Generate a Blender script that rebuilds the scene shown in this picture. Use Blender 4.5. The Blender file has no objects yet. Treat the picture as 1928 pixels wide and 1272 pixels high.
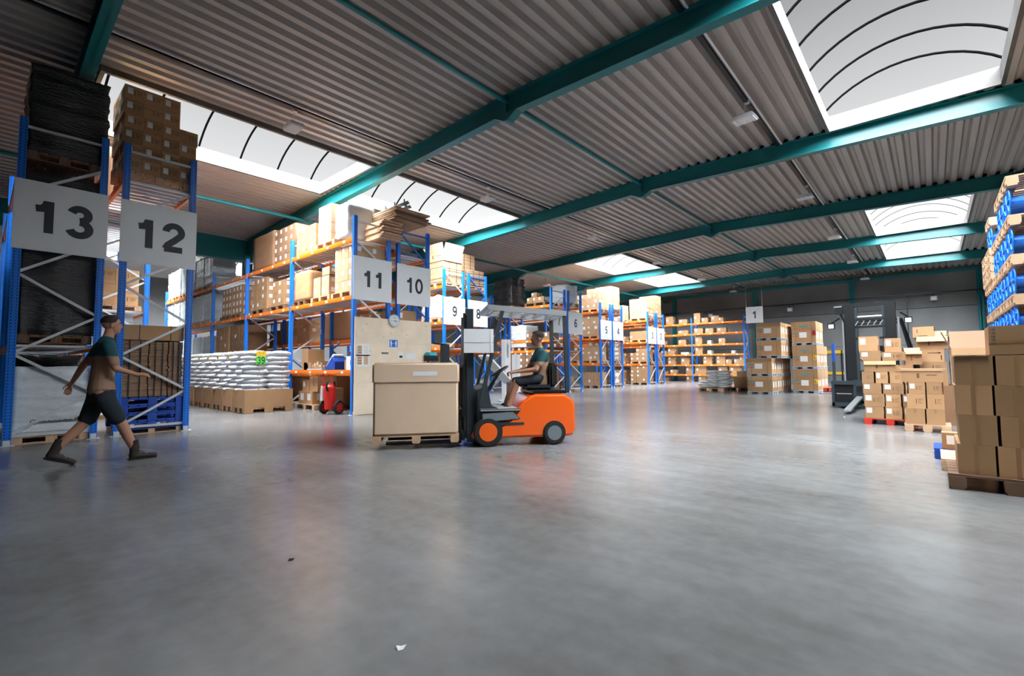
import bpy, bmesh, math, random, re
from mathutils import Vector, Matrix, Euler
random.seed(7)
PI = math.pi
scn = bpy.context.scene
COL = scn.collection

# ------------------------------------------------------------------ camera
cd = bpy.data.cameras.new('camera'); cam = bpy.data.objects.new('camera', cd); COL.objects.link(cam)
cd.sensor_fit = 'HORIZONTAL'; cd.sensor_width = 36.0; cd.lens = 36.0 * 892.2 / 1928.0
cd.clip_start = 0.05; cd.clip_end = 300
Fv = Vector((-0.66226655, 0.74694965, 0.05890019)); Rv = Vector((0.74796897, 0.66369974, -0.00671411)); Uv = Vector((0.04410715, -0.03960898, 0.9982413))
m4 = Matrix.Identity(4)
for i in range(3):
    m4[i][0] = Rv[i]; m4[i][1] = Uv[i]; m4[i][2] = -Fv[i]; m4[i][3] = (0, 0, 1.2)[i]
cam.matrix_world = m4
scn.camera = cam
# ------------------------------------------------------------------ light
scn.view_settings.view_transform = 'Standard'; scn.view_settings.look = 'None'
scn.view_settings.gamma = 1.0; scn.view_settings.use_curve_mapping = False
scn.view_settings.exposure = 0.65
SUN = 62.0
w = bpy.data.worlds.new('overcast_sky'); scn.world = w; w.use_nodes = True
nt = w.node_tree; nt.nodes.clear()
out = nt.nodes.new('ShaderNodeOutputWorld'); bg = nt.nodes.new('ShaderNodeBackground')
tc = nt.nodes.new('ShaderNodeTexCoord'); sp = nt.nodes.new('ShaderNodeSeparateXYZ'); cr = nt.nodes.new('ShaderNodeValToRGB')
nt.links.new(tc.outputs['Generated'], sp.inputs[0]); nt.links.new(sp.outputs['Z'], cr.inputs[0])
el = cr.color_ramp.elements
el[0].position = 0.08; el[0].color = (1.0, 1.0, 1.0, 1)
el[1].position = 0.72; el[1].color = (0.16, 0.163, 0.165, 1)
e = el.new(0.36); e.color = (0.5, 0.5, 0.5, 1)
e = el.new(0.56); e.color = (0.25, 0.253, 0.255, 1)
nt.links.new(cr.outputs[0], bg.inputs[0]); bg.inputs[1].default_value = 1.05
nt.links.new(bg.outputs[0], out.inputs[0])
sl = bpy.data.lights.new('overhead_daylight', 'SUN'); sl.energy = SUN; sl.angle = math.radians(125); sl.color = (0.93, 0.97, 1.0)
so = bpy.data.objects.new('overhead_daylight', sl); COL.objects.link(so); so.rotation_euler = (math.radians(18), math.radians(30), 0); so.location = (-8, 12, 20)
try:
    scn.cycles.max_bounces = 10; scn.cycles.diffuse_bounces = 6; scn.cycles.transparent_max_bounces = 16
    scn.cycles.sample_clamp_indirect = 6.0; scn.cycles.use_denoising = True
    scn.cycles.caustics_reflective = False; scn.cycles.caustics_refractive = False
except Exception:
    pass

# ------------------------------------------------------------------ materials
MATS = {}
def mat(name, col, rough=0.6, metal=0.0, spec=0.5, var=0.0, bump=None, emit=0.0, alpha=1.0, stain=None, coat=0.0):
    """base colour with procedural variation; bump=(scale,strength[,stretch xyz]); var = per-object value spread"""
    m = bpy.data.materials.new(name); m.use_nodes = True; n = m.node_tree; b = n.nodes['Principled BSDF']
    b.inputs['Base Color'].default_value = (*col, 1); b.inputs['Roughness'].default_value = rough
    b.inputs['Metallic'].default_value = metal; b.inputs['Specular IOR Level'].default_value = spec
    if coat: b.inputs['Coat Weight'].default_value = coat; b.inputs['Coat Roughness'].default_value = 0.15
    tcn = n.nodes.new('ShaderNodeTexCoord')
    src = None
    rgb = n.nodes.new('ShaderNodeRGB'); rgb.outputs[0].default_value = (*col, 1); src = rgb.outputs[0]
    if stain:
        sc, amt, st = stain
        mp = n.nodes.new('ShaderNodeMapping'); mp.inputs['Scale'].default_value = st
        n.links.new(tcn.outputs['Object'], mp.inputs[0])
        no = n.nodes.new('ShaderNodeTexNoise'); no.inputs['Scale'].default_value = sc; no.inputs['Detail'].default_value = 5
        n.links.new(mp.outputs[0], no.inputs[0])
        mr = n.nodes.new('ShaderNodeMapRange'); mr.inputs[1].default_value = 0.3; mr.inputs[2].default_value = 0.7
        mr.inputs[3].default_value = 1 - amt; mr.inputs[4].default_value = 1 + amt
        n.links.new(no.outputs[0], mr.inputs[0])
        hs = n.nodes.new('ShaderNodeHueSaturation'); n.links.new(mr.outputs[0], hs.inputs['Value']); n.links.new(src, hs.inputs['Color'])
        src = hs.outputs[0]
    if var:
        oi = n.nodes.new('ShaderNodeObjectInfo'); mr = n.nodes.new('ShaderNodeMapRange')
        mr.inputs[3].default_value = 1 - var; mr.inputs[4].default_value = 1 + var
        n.links.new(oi.outputs['Random'], mr.inputs[0])
        hs = n.nodes.new('ShaderNodeHueSaturation'); n.links.new(mr.outputs[0], hs.inputs['Value']); n.links.new(src, hs.inputs['Color'])
        src = hs.outputs[0]
    n.links.new(src, b.inputs['Base Color'])
    if bump:
        sc, stg = bump[0], bump[1]
        mp = n.nodes.new('ShaderNodeMapping')
        if len(bump) > 2: mp.inputs['Scale'].default_value = bump[2]
        n.links.new(tcn.outputs['Object'], mp.inputs[0])
        no = n.nodes.new('ShaderNodeTexNoise'); no.inputs['Scale'].default_value = sc; no.inputs['Detail'].default_value = 4
        n.links.new(mp.outputs[0], no.inputs[0])
        bp = n.nodes.new('ShaderNodeBump'); bp.inputs['Strength'].default_value = stg; bp.inputs['Distance'].default_value = 0.03
        n.links.new(no.outputs[0], bp.inputs['Height']); n.links.new(bp.outputs[0], b.inputs['Normal'])
    if emit: b.inputs['Emission Color'].default_value = (*col, 1); b.inputs['Emission Strength'].default_value = emit
    MATS[name] = m
    return m

mat('carton', (0.45, 0.26, 0.125), 0.75, var=0.22, stain=(2.5, 0.07, (1, 1, 1)))
mat('carton_load', (0.78, 0.58, 0.41), 0.75, stain=(2.5, 0.05, (1, 1, 1)))
mat('carton_pale', (0.54, 0.35, 0.20), 0.75, var=0.10, stain=(2.5, 0.05, (1, 1, 1)))
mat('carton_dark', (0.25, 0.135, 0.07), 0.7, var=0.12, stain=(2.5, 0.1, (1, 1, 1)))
mat('carton_inside', (0.60, 0.44, 0.31), 0.8)
mat('flat_card', (0.36, 0.22, 0.13), 0.8, stain=(1.0, 0.35, (0.4, 0.4, 60)), bump=(1.0, 0.8, (0.4, 0.4, 90)))
mat('tape', (0.36, 0.20, 0.095), 0.35)
mat('label', (0.85, 0.86, 0.87), 0.5)
mat('ink', (0.02, 0.018, 0.016), 0.6)
mat('print_brown', (0.16, 0.085, 0.04), 0.7)
mat('print_teal', (0.06, 0.33, 0.40), 0.6)
mat('print_red', (0.6, 0.03, 0.02), 0.6)
mat('yellow', (0.9, 0.55, 0.02), 0.5)
mat('green_card', (0.13, 0.75, 0.10), 0.5)
mat('wood_pale', (0.60, 0.40, 0.25), 0.8, var=0.12, stain=(3, 0.15, (1, 8, 1)))
mat('wood_dark', (0.20, 0.115, 0.07), 0.85, var=0.15, stain=(3, 0.3, (1, 8, 1)))
mat('plywood', (0.88, 0.73, 0.56), 0.7, stain=(2.2, 0.08, (6, 1, 1)))
mat('knot', (0.45, 0.24, 0.12), 0.7)
mat('orange', (0.92, 0.22, 0.012), 0.42, var=0.06)
mat('orange_truck', (1.0, 0.14, 0.008), 0.3, coat=0.5)
mat('galv', (0.66, 0.69, 0.71), 0.42, metal=0.15)
mat('deck_steel', (0.66, 0.68, 0.70), 0.4, metal=0.2)
mat('brace_blue', (0.03, 0.15, 0.55), 0.45)
mat('blue_pallet', (0.012, 0.07, 0.40), 0.5)
mat('blue_reel', (0.015, 0.22, 0.85), 0.35)
mat('teal_steel', (0.006, 0.17, 0.19), 0.34, spec=0.5, stain=(0.7, 0.15, (1, 1, 1)))
mat('roof_deck', (0.40, 0.37, 0.345), 0.42, stain=(0.4, 0.12, (1, 0.3, 1)))
mat('curb', (0.11, 0.105, 0.10), 0.7, stain=(1.5, 0.3, (1, 1, 1)))
mat('black_steel', (0.007, 0.009, 0.011), 0.4)
mat('dark_grey', (0.028, 0.040, 0.050), 0.45)
mat('mid_grey', (0.18, 0.21, 0.235), 0.5)
mat('rubber', (0.015, 0.015, 0.015), 0.8)
mat('silver', (0.62, 0.65, 0.67), 0.3, metal=0.6)
mat('white_paint', (0.78, 0.80, 0.81), 0.4)
mat('sign_white', (0.84, 0.87, 0.89), 0.35, stain=(1.2, 0.02, (1, 1, 1)))
mat('sign_ink', (0.018, 0.022, 0.03), 0.5)
mat('red', (0.75, 0.02, 0.012), 0.35)
mat('red_pallet', (0.62, 0.035, 0.015), 0.6)
mat('sack', (0.80, 0.82, 0.84), 0.42, var=0.05, bump=(7, 0.7))
mat('sack_print', (0.35, 0.37, 0.40), 0.5)
mat('white_film', (0.68, 0.73, 0.76), 0.28, bump=(3.0, 0.9, (1, 1, 3)), stain=(2, 0.1, (1, 1, 2)))
mat('black_film', (0.008, 0.009, 0.011), 0.13, spec=1.0, bump=(9.0, 1.0, (1, 1, 5)))
mat('wall', (0.17, 0.17, 0.168), 0.85, stain=(0.35, 0.25, (1, 1, 1)), bump=(20, 0.15))
mat('wall_lower', (0.23, 0.235, 0.24), 0.85, stain=(0.35, 0.2, (1, 1, 1)), bump=(20, 0.15))
mat('rib_black', (0.003, 0.003, 0.003), 1.0, spec=0.0)
mat('seam', (0.04, 0.04, 0.04), 0.9)
mat('grey_plastic', (0.38, 0.42, 0.46), 0.5)
mat('poly_grey', (0.30, 0.31, 0.32), 0.6)
mat('cyan', (0.03, 0.45, 0.55), 0.5)
mat('skin', (0.46, 0.235, 0.15), 0.55)
mat('hair', (0.03, 0.018, 0.012), 0.7)
mat('shirt_teal', (0.006, 0.075, 0.085), 0.8)
mat('shirt_tan', (0.33, 0.20, 0.13), 0.8)
mat('shorts', (0.012, 0.02, 0.028), 0.85)
mat('boot', (0.028, 0.02, 0.015), 0.7)
mat('sock', (0.02, 0.02, 0.02), 0.9)
mat('eye_white', (0.7, 0.7, 0.68), 0.3)
mat('glass_dark', (0.03, 0.035, 0.04), 0.08)
mat('sticker', (0.8, 0.78, 0.74), 0.5)

def mat_post():
    m = mat('post_blue', (0.010, 0.19, 0.80), 0.38)
    n = m.node_tree; b = n.nodes['Principled BSDF']
    tcn = n.nodes.new('ShaderNodeTexCoord'); s = n.nodes.new('ShaderNodeSeparateXYZ'); n.links.new(tcn.outputs['Object'], s.inputs[0])
    def mth(op, a, bb=None):
        q = n.nodes.new('ShaderNodeMath'); q.operation = op
        if isinstance(a, (int, float)): q.inputs[0].default_value = a
        else: n.links.new(a, q.inputs[0])
        if bb is not None:
            if isinstance(bb, (int, float)): q.inputs[1].default_value = bb
            else: n.links.new(bb, q.inputs[1])
        return q.outputs[0]
    zf = mth('FRACT', mth('DIVIDE', s.outputs['Z'], 0.05)); holez = mth('LESS_THAN', mth('ABSOLUTE', mth('SUBTRACT', zf, 0.5)), 0.22)
    holey = mth('LESS_THAN', mth('ABSOLUTE', mth('SUBTRACT', mth('ABSOLUTE', s.outputs['Y']), 0.028)), 0.006)
    h = mth('MULTIPLY', holez, holey)
    mx = n.nodes.new('ShaderNodeMix'); mx.data_type = 'RGBA'; n.links.new(h, mx.inputs[0])
    mx.inputs[6].default_value = (0.010, 0.19, 0.80, 1); mx.inputs[7].default_value = (0.002, 0.01, 0.05, 1)
    n.links.new(mx.outputs[2], b.inputs['Base Color'])
mat_post()

def mat_floor():
    m = mat('floor', (0.30, 0.30, 0.30), 0.3); n = m.node_tree; b = n.nodes['Principled BSDF']
    tcn = n.nodes.new('ShaderNodeTexCoord')
    n1 = n.nodes.new('ShaderNodeTexNoise'); n1.inputs['Scale'].default_value = 0.45; n1.inputs['Detail'].default_value = 8; n1.inputs['Roughness'].default_value = 0.6
    n2 = n.nodes.new('ShaderNodeTexNoise'); n2.inputs['Scale'].default_value = 9; n2.inputs['Detail'].default_value = 6
    mp = n.nodes.new('ShaderNodeMapping'); mp.inputs['Rotation'].default_value = (0, 0, 0.5); mp.inputs['Scale'].default_value = (0.5, 3.5, 1)
    n3 = n.nodes.new('ShaderNodeTexNoise'); n3.inputs['Scale'].default_value = 1.3; n3.inputs['Detail'].default_value = 7
    n.links.new(tcn.outputs['Object'], n1.inputs[0]); n.links.new(tcn.outputs['Object'], n2.inputs[0])
    n.links.new(tcn.outputs['Object'], mp.inputs[0]); n.links.new(mp.outputs[0], n3.inputs[0])
    cr = n.nodes.new('ShaderNodeValToRGB'); cr.color_ramp.elements[0].position = 0.28; cr.color_ramp.elements[1].position = 0.72
    cr.color_ramp.elements[0].color = (0.125, 0.122, 0.117, 1); cr.color_ramp.elements[1].color = (0.25, 0.256, 0.262, 1)
    ad = n.nodes.new('ShaderNodeMath'); ad.operation = 'ADD'; n.links.new(n1.outputs[0], ad.inputs[0])
    m2 = n.nodes.new('ShaderNodeMath'); m2.operation = 'MULTIPLY_ADD'; n.links.new(n2.outputs[0], m2.inputs[0]); m2.inputs[1].default_value = 0.25; m2.inputs[2].default_value = -0.125
    m3 = n.nodes.new('ShaderNodeMath'); m3.operation = 'MULTIPLY_ADD'; n.links.new(n3.outputs[0], m3.inputs[0]); m3.inputs[1].default_value = 0.30; m3.inputs[2].default_value = -0.15
    a2 = n.nodes.new('ShaderNodeMath'); a2.operation = 'ADD'; n.links.new(m2.outputs[0], ad.inputs[1]); n.links.new(ad.outputs[0], a2.inputs[0]); n.links.new(m3.outputs[0], a2.inputs[1])
    n.links.new(a2.outputs[0], cr.inputs[0]); n.links.new(cr.outputs[0], b.inputs['Base Color'])
    mr = n.nodes.new('ShaderNodeMapRange'); mr.inputs[1].default_value = 0.2; mr.inputs[2].default_value = 0.8; mr.inputs[3].default_value = 0.19; mr.inputs[4].default_value = 0.27
    n4 = n.nodes.new('ShaderNodeTexNoise'); n4.inputs['Scale'].default_value = 0.6; n4.inputs['Detail'].default_value = 2; n.links.new(tcn.outputs['Object'], n4.inputs[0]); n.links.new(n4.outputs[0], mr.inputs[0]); n.links.new(mr.outputs[0], b.inputs['Roughness'])
    bp = n.nodes.new('ShaderNodeBump'); bp.inputs['Strength'].default_value = 0.12; bp.inputs['Distance'].default_value = 0.01
    n.links.new(n2.outputs[0], bp.inputs['Height']); n.links.new(bp.outputs[0], b.inputs['Normal'])
    b.inputs['Specular IOR Level'].default_value = 0.6
mat_floor()

def mat_pane():
    m = bpy.data.materials.new('skylight_sheet'); m.use_nodes = True; n = m.node_tree; n.nodes.clear()
    o = n.nodes.new('ShaderNodeOutputMaterial'); t = n.nodes.new('ShaderNodeBsdfTransparent'); t.inputs[0].default_value = (0.96, 0.97, 0.98, 1)
    g = n.nodes.new('ShaderNodeBsdfTranslucent'); g.inputs[0].default_value = (0.9, 0.9, 0.9, 1)
    mx = n.nodes.new('ShaderNodeMixShader'); mx.inputs[0].default_value = 0.0
    n.links.new(t.outputs[0], mx.inputs[1]); n.links.new(g.outputs[0], mx.inputs[2]); n.links.new(mx.outputs[0], o.inputs[0])
    MATS['pane'] = m
mat_pane()

# ------------------------------------------------------------------ helpers
def link(o, parent=None):
    COL.objects.link(o)
    if parent is not None: o.parent = parent
    return o

NUMW = ['zero', 'one', 'two', 'three', 'four', 'five', 'six', 'seven', 'eight', 'nine', 'ten', 'eleven', 'twelve', 'thirteen']
def tag(o, label=None, cat=None, group=None, kind=None):
    if label:
        label = re.sub(r'\b(racks?|sign) (\d+)', lambda q: q.group(1) + ' ' + NUMW[int(q.group(2))], label); label = re.sub(r'and (\d+)\b', lambda q: 'and ' + NUMW[int(q.group(1))], label)
        if len(re.findall(r"[A-Za-z0-9'-]+", label)) > 16: print('LONG', label)
    if label: o['label'] = label
    if cat: o['category'] = cat
    if group: o['group'] = group
    if kind: o['kind'] = kind
    return o

def empty(name, loc, rz=0.0):
    o = bpy.data.objects.new(name, None); o.empty_display_size = 0.2; o.location = loc; o.rotation_euler = (0, 0, rz)
    return link(o)

class MB:
    def __init__(s): s.v = []; s.f = []; s.m = []; s.mats = []
    def mi(s, name):
        if name not in s.mats: s.mats.append(name)
        return s.mats.index(name)
    def poly(s, pts, faces, m):
        b = len(s.v); s.v += [tuple(p) for p in pts]; k = s.mi(m)
        for f in faces: s.f.append([b + i for i in f]); s.m.append(k)
    def box(s, x0, x1, y0, y1, z0, z1, m):
        s.poly([(x0, y0, z0), (x1, y0, z0), (x1, y1, z0), (x0, y1, z0), (x0, y0, z1), (x1, y0, z1), (x1, y1, z1), (x0, y1, z1)],
               [(3, 2, 1, 0), (4, 5, 6, 7), (0, 1, 5, 4), (1, 2, 6, 5), (2, 3, 7, 6), (3, 0, 4, 7)], m)
        return s
    def bar(s, p0, p1, w, h, m, up=(0, 0, 1)):
        p0 = Vector(p0); p1 = Vector(p1); d = (p1 - p0).normalized(); u = Vector(up)
        if abs(d.dot(u)) > 0.98: u = Vector((0, 1, 0))
        r = d.cross(u).normalized(); u = r.cross(d).normalized()
        P = []
        for p in (p0, p1):
            for a, b in ((-1, -1), (1, -1), (1, 1), (-1, 1)): P.append(p + r * (a * w / 2) + u * (b * h / 2))
        s.poly(P, [(3, 2, 1, 0), (4, 5, 6, 7), (0, 1, 5, 4), (1, 2, 6, 5), (2, 3, 7, 6), (3, 0, 4, 7)], m)
        return s
    def cyl(s, p0, p1, r0, m, n=12, r1=None, cap=True):
        r1 = r0 if r1 is None else r1
        p0 = Vector(p0); p1 = Vector(p1); d = (p1 - p0).normalized(); u = Vector((0, 0, 1)) if abs(d.z) < 0.9 else Vector((1, 0, 0))
        a = d.cross(u).normalized(); b = d.cross(a).normalized(); P = []
        for p, r in ((p0, r0), (p1, r1)):
            for i in range(n):
                t = 2 * PI * i / n; P.append(p + a * (r * math.cos(t)) + b * (r * math.sin(t)))
        F = [(i, i + n, (i + 1) % n + n, (i + 1) % n) for i in range(n)]
        if cap: F += [tuple(range(n)), tuple(range(2 * n - 1, n - 1, -1))]
        s.poly(P, F, m)
        return s
    def tube(s, pts, r, m, n=8):
        for a, b in zip(pts[:-1], pts[1:]): s.cyl(a, b, r, m, n)
        return s
    def torus(s, c, R, r, axis, m, n=24, k=8, a0=0, a1=2 * PI):
        c = Vector(c); ax = Vector(axis).normalized(); u = Vector((0, 0, 1)) if abs(ax.z) < 0.9 else Vector((1, 0, 0)); a = ax.cross(u).normalized(); b = ax.cross(a)
        full = abs(a1 - a0 - 2 * PI) < 1e-4; cnt = n if full else n + 1; P = []
        for i in range(cnt):
            t = a0 + (a1 - a0) * i / n; e = a * math.cos(t) + b * math.sin(t)
            for j in range(k):
                q = 2 * PI * j / k; P.append(c + e * (R + r * math.cos(q)) + ax * (r * math.sin(q)))
        F = []
        for i in range(n):
            i2 = (i + 1) % cnt
            for j in range(k): F.append((i * k + j, i2 * k + j, i2 * k + (j + 1) % k, i * k + (j + 1) % k))
        s.poly(P, F, m)
        return s
    def prism(s, prof, y0, y1, m, axis='y'):
        n = len(prof)
        if axis == 'y': P = [(a, y0, b) for a, b in prof] + [(a, y1, b) for a, b in prof]
        elif axis == 'x': P = [(y0, a, b) for a, b in prof] + [(y1, a, b) for a, b in prof]
        else: P = [(a, b, y0) for a, b in prof] + [(a, b, y1) for a, b in prof]
        F = [(i, (i + 1) % n, (i + 1) % n + n, i + n) for i in range(n)] + [tuple(range(n - 1, -1, -1)), tuple(range(n, 2 * n))]
        s.poly(P, F, m)
        return s
    def ball(s, c, rx, ry, rz, m, n=14, k=9):
        P = []
        for i in range(k + 1):
            t = PI * i / k
            for j in range(n):
                q = 2 * PI * j / n; P.append((c[0] + rx * math.sin(t) * math.cos(q), c[1] + ry * math.sin(t) * math.sin(q), c[2] + rz * math.cos(t)))
        F = [(i * n + j, i * n + (j + 1) % n, (i + 1) * n + (j + 1) % n, (i + 1) * n + j) for i in range(k) for j in range(n)]
        s.poly(P, F, m)
        return s
    def mesh(s, name, bevel=0.0, smooth=False, seg=2):
        me = bpy.data.meshes.new(name)
        me.from_pydata(s.v, [], s.f)
        for mn in s.mats: me.materials.append(MATS[mn])
        for p, k in zip(me.polygons, s.m): p.material_index = k
        bm = bmesh.new(); bm.from_mesh(me)
        bmesh.ops.remove_doubles(bm, verts=bm.verts, dist=1e-5) if smooth else None
        bmesh.ops.recalc_face_normals(bm, faces=bm.faces)
        if bevel: bmesh.ops.bevel(bm, geom=[e for e in bm.edges if len(e.link_faces) == 2 and e.calc_face_angle(0) > 0.5], offset=bevel, segments=seg, affect='EDGES', clamp_overlap=True)
        bm.to_mesh(me); bm.free()
        if smooth or bevel:
            for p in me.polygons: p.use_smooth = True
            try: me.set_sharp_from_angle(angle=math.radians(38))
            except Exception: pass
        return me
    def build(s, name, parent=None, bevel=0.0, smooth=False, loc=None, seg=2):
        o = bpy.data.objects.new(name, s.mesh(name, bevel, smooth, seg)); link(o, parent)
        if loc: o.location = loc
        return o

def struct(name, mb, **k):
    o = mb.build(name, **k); o['kind'] = 'structure'
    return o

def _arc(cx, cy, rx, ry, a0, a1, n=14):
    return [(cx + rx * math.cos(math.radians(a0 + (a1 - a0) * i / n)), cy + ry * math.sin(math.radians(a0 + (a1 - a0) * i / n))) for i in range(n + 1)]
# grotesque numerals as centre lines in a 0.62 x 1 cell (stroke centre at t/2 inside)
GL = {
    '0': [_arc(0.31, 0.5, 0.235, 0.43, 90, 450, 32)],
    '1': [[(0.40, 0.0), (0.40, 1.0)], [(0.10, 0.735), (0.24, 0.75), (0.33, 0.83), (0.37, 0.97)]],
    '2': [_arc(0.31, 0.70, 0.235, 0.23, 180, -30, 18) + [(0.36, 0.42), (0.14, 0.22), (0.07, 0.07)], [(0.03, 0.07), (0.58, 0.07)]],
    '3': [_arc(0.30, 0.735, 0.205, 0.195, 165, -90, 16), _arc(0.30, 0.285, 0.235, 0.215, 90, -165, 18)],
    '4': [[(0.44, 0.0), (0.44, 1.0)], [(0.44, 0.93), (0.06, 0.32)], [(0.03, 0.27), (0.60, 0.27)]],
    '5': [[(0.54, 0.93), (0.15, 0.93), (0.10, 0.50)], [(0.10, 0.50)] + _arc(0.30, 0.31, 0.24, 0.245, 125, -160, 20)],
    '6': [_arc(0.31, 0.31, 0.235, 0.245, 0, 360, 26), _arc(0.34, 0.52, 0.265, 0.41, 40, 190, 18)],
    '7': [[(0.03, 0.93), (0.58, 0.93)], _arc(0.75, 0.02, 0.52, 0.93, 115, 180, 12)],
    '8': [_arc(0.31, 0.73, 0.20, 0.20, 0, 360, 24), _arc(0.31, 0.28, 0.235, 0.215, 0, 360, 26)],
    '9': [_arc(0.31, 0.69, 0.235, 0.245, 0, 360, 26), _arc(0.28, 0.48, 0.265, 0.41, 10, -140, 18)],
    'L': [[(0.08, 1.0), (0.08, 0.0)], [(0.08, 0.07), (0.55, 0.07)]],
    'R': [[(0.08, 0.0), (0.08, 1.0)], [(0.08, 0.93), (0.34, 0.93)] + _arc(0.34, 0.70, 0.18, 0.23, 90, -90, 10) + [(0.08, 0.47)], [(0.32, 0.45), (0.52, 0.0)]],
}
def text_mesh(body, size, m, bold=0.0, extrude=0.002, sx=1.0):
    """digits of cap height size*0.75, stroke width grows with bold"""
    H = size * 0.75; t = 0.125 + bold * 3.2; b = MB(); adv = 0.62 + t * 0.9; W = len(body) * adv - t * 0.9
    for ci, ch in enumerate(body):
        ox = ci * adv - W / 2
        for si_, st in enumerate(GL[ch]):
            pts = [Vector((x + ox, 0.5 + (y - 0.5) * (1 - t * 0.0), 0)) for x, y in st]; n = len(pts); Lp, Rp = [], []
            closed = (pts[0] - pts[-1]).length < 1e-4
            for i in range(n):
                a = pts[i - 1] if i > 0 else (pts[-2] if closed else pts[0]); c = pts[i + 1] if i < n - 1 else (pts[1] if closed else pts[-1])
                d1 = (pts[i] - a); d2 = (c - pts[i]); d = (d1.normalized() + d2.normalized()) if d1.length > 0 and d2.length > 0 else (c - a)
                d = d.normalized(); nrm = Vector((-d.y, d.x, 0)); k = 1.0
                if d1.length > 0 and d2.length > 0: k = min(1.6, 1 / max(0.5, d1.normalized().dot(d)))
                Lp.append(pts[i] + nrm * t / 2 * k); Rp.append(pts[i] - nrm * t / 2 * k)
            P = [(p.x * H * sx, (p.y - 0.5) * H, z) for z in (0, extrude + 0.0006 * si_) for p in Lp + Rp]; N = 2 * n; F = []
            for i in range(n - 1):
                F += [(N + i, N + i + 1, N + n + i + 1, N + n + i), (i, i + 1, N + i + 1, N + i), (n + i, n + i + 1, N + n + i + 1, N + n + i)]
            b.poly(P, F, m)
    return b.mesh('numeral')

ORD = ['bottom', 'second', 'third', 'fourth', 'fifth', 'sixth', 'seventh', 'eighth', 'ninth', 'tenth', 'eleventh', 'twelfth']
NTH = ['first', 'second', 'third', 'fourth', 'fifth', 'sixth', 'seventh', 'eighth', 'ninth', 'tenth', 'eleventh', 'twelfth']
def layer_word(k, n): return 'top' if k == n - 1 and n > 1 else ORD[k]

# ------------------------------------------------------------------ roof, floor, walls
XR = -6.58
GY = [1.1, 7.35, 13.6, 19.85, 26.1, 32.35]
YW = 37.3; YB = -5.0; XL = -21.3; XLL = -37.0; XRR = 8.2
def roofz(x):
    if x < XL: return 7.0 - 0.03 * (XR - XL) + 0.03 * min(x - XL, 0) * -1 * (1 if x > -30 else 1)
    return 7.0 - 0.03 * abs(x - XR)
SKY_L = (-14.5, -11.35); SKY_R = (-1.67, 1.32)
bays = [(YB, GY[0])] + [(GY[i], GY[i + 1]) for i in range(5)] + [(GY[5], YW)]
holes = {1: [SKY_L, SKY_R], 2: [SKY_L, SKY_R], 4: [SKY_L, SKY_R], 5: [SKY_L, SKY_R]}  # nearest right skylight is unseen, added to light the forklift load and signs
FAR_SKY = (-31.0, -27.0)
for b_ in (1, 2, 3, 4): holes.setdefault(b_, []).append(FAR_SKY)

def hole_y(bi, a):
    y0, y1 = bays[bi]
    return (4.1 if (bi == 1 and a == SKY_R[0]) else y0 + 0.22), y1 - 0.22  # unseen right skylight cut short so the near floor stays darker

mb = MB()
mb.box(XLL - 0.2, XRR + 0.2, YB - 0.2, YW + 0.3, -0.25, 0, 'floor')
struct('floor', mb)
mb = MB()
pitch = 0.28
def deck_strip(x0, x1, y0, y1):
    n = max(1, round((x1 - x0) / pitch)); p = (x1 - x0) / n; pts = []
    for i in range(n):
        a = x0 + i * p
        for fx, dz in ((0.0, 0.0), (0.42, 0.0), (0.58, 0.10), (0.84, 0.10)):
            pts.append((a + fx * p, dz))
    pts.append((x1, 0.0))
    P = []
    for x, dz in pts: P += [(x, y0, roofz(x) + dz), (x, y1, roofz(x) + dz)]
    F = [(2 * i, 2 * i + 1, 2 * i + 3, 2 * i + 2) for i in range(len(pts) - 1)]
    mb.poly(P, F, 'roof_deck')
for bi, (y0, y1) in enumerate(bays):
    hs = sorted(holes.get(bi, [])); x = XLL
    for a, b in hs + [(XRR, XRR)]:
        if a > x: deck_strip(x, a, y0, y1)
        x = b
    for a, b in hs:
        ya, yb = hole_y(bi, a); deck_strip(a, b, y0, ya); deck_strip(a, b, yb, y1)
struct('ceiling', mb)
mb = MB()
def cover(x0, x1, y0, y1):
    xs = [x0] + [q for q in (XL, XR) if x0 < q < x1] + [x1]
    for a, b in zip(xs[:-1], xs[1:]):
        za, zb = roofz(a), roofz(b)
        P = [(a, y0, za + 0.11), (b, y0, zb + 0.11), (b, y1, zb + 0.11), (a, y1, za + 0.11), (a, y0, za + 0.26), (b, y0, zb + 0.26), (b, y1, zb + 0.26), (a, y1, za + 0.26)]
        mb.poly(P, [(0, 1, 2, 3), (4, 5, 6, 7), (0, 1, 5, 4), (1, 2, 6, 5), (2, 3, 7, 6), (3, 0, 4, 7)], 'seam')
for bi, (y0, y1) in enumerate(bays):
    hs = sorted(holes.get(bi, [])); x = XLL
    for a, b in hs + [(XRR, XRR)]:
        if a > x: cover(x, a, y0, y1)
        x = b
    for a, b in hs:
        ya, yb = hole_y(bi, a); cover(a, b, y0, ya); cover(a, b, yb, y1)
o = mb.build('ceiling'); o['kind'] = 'structure'; o.name = 'ceiling_upper'
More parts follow.
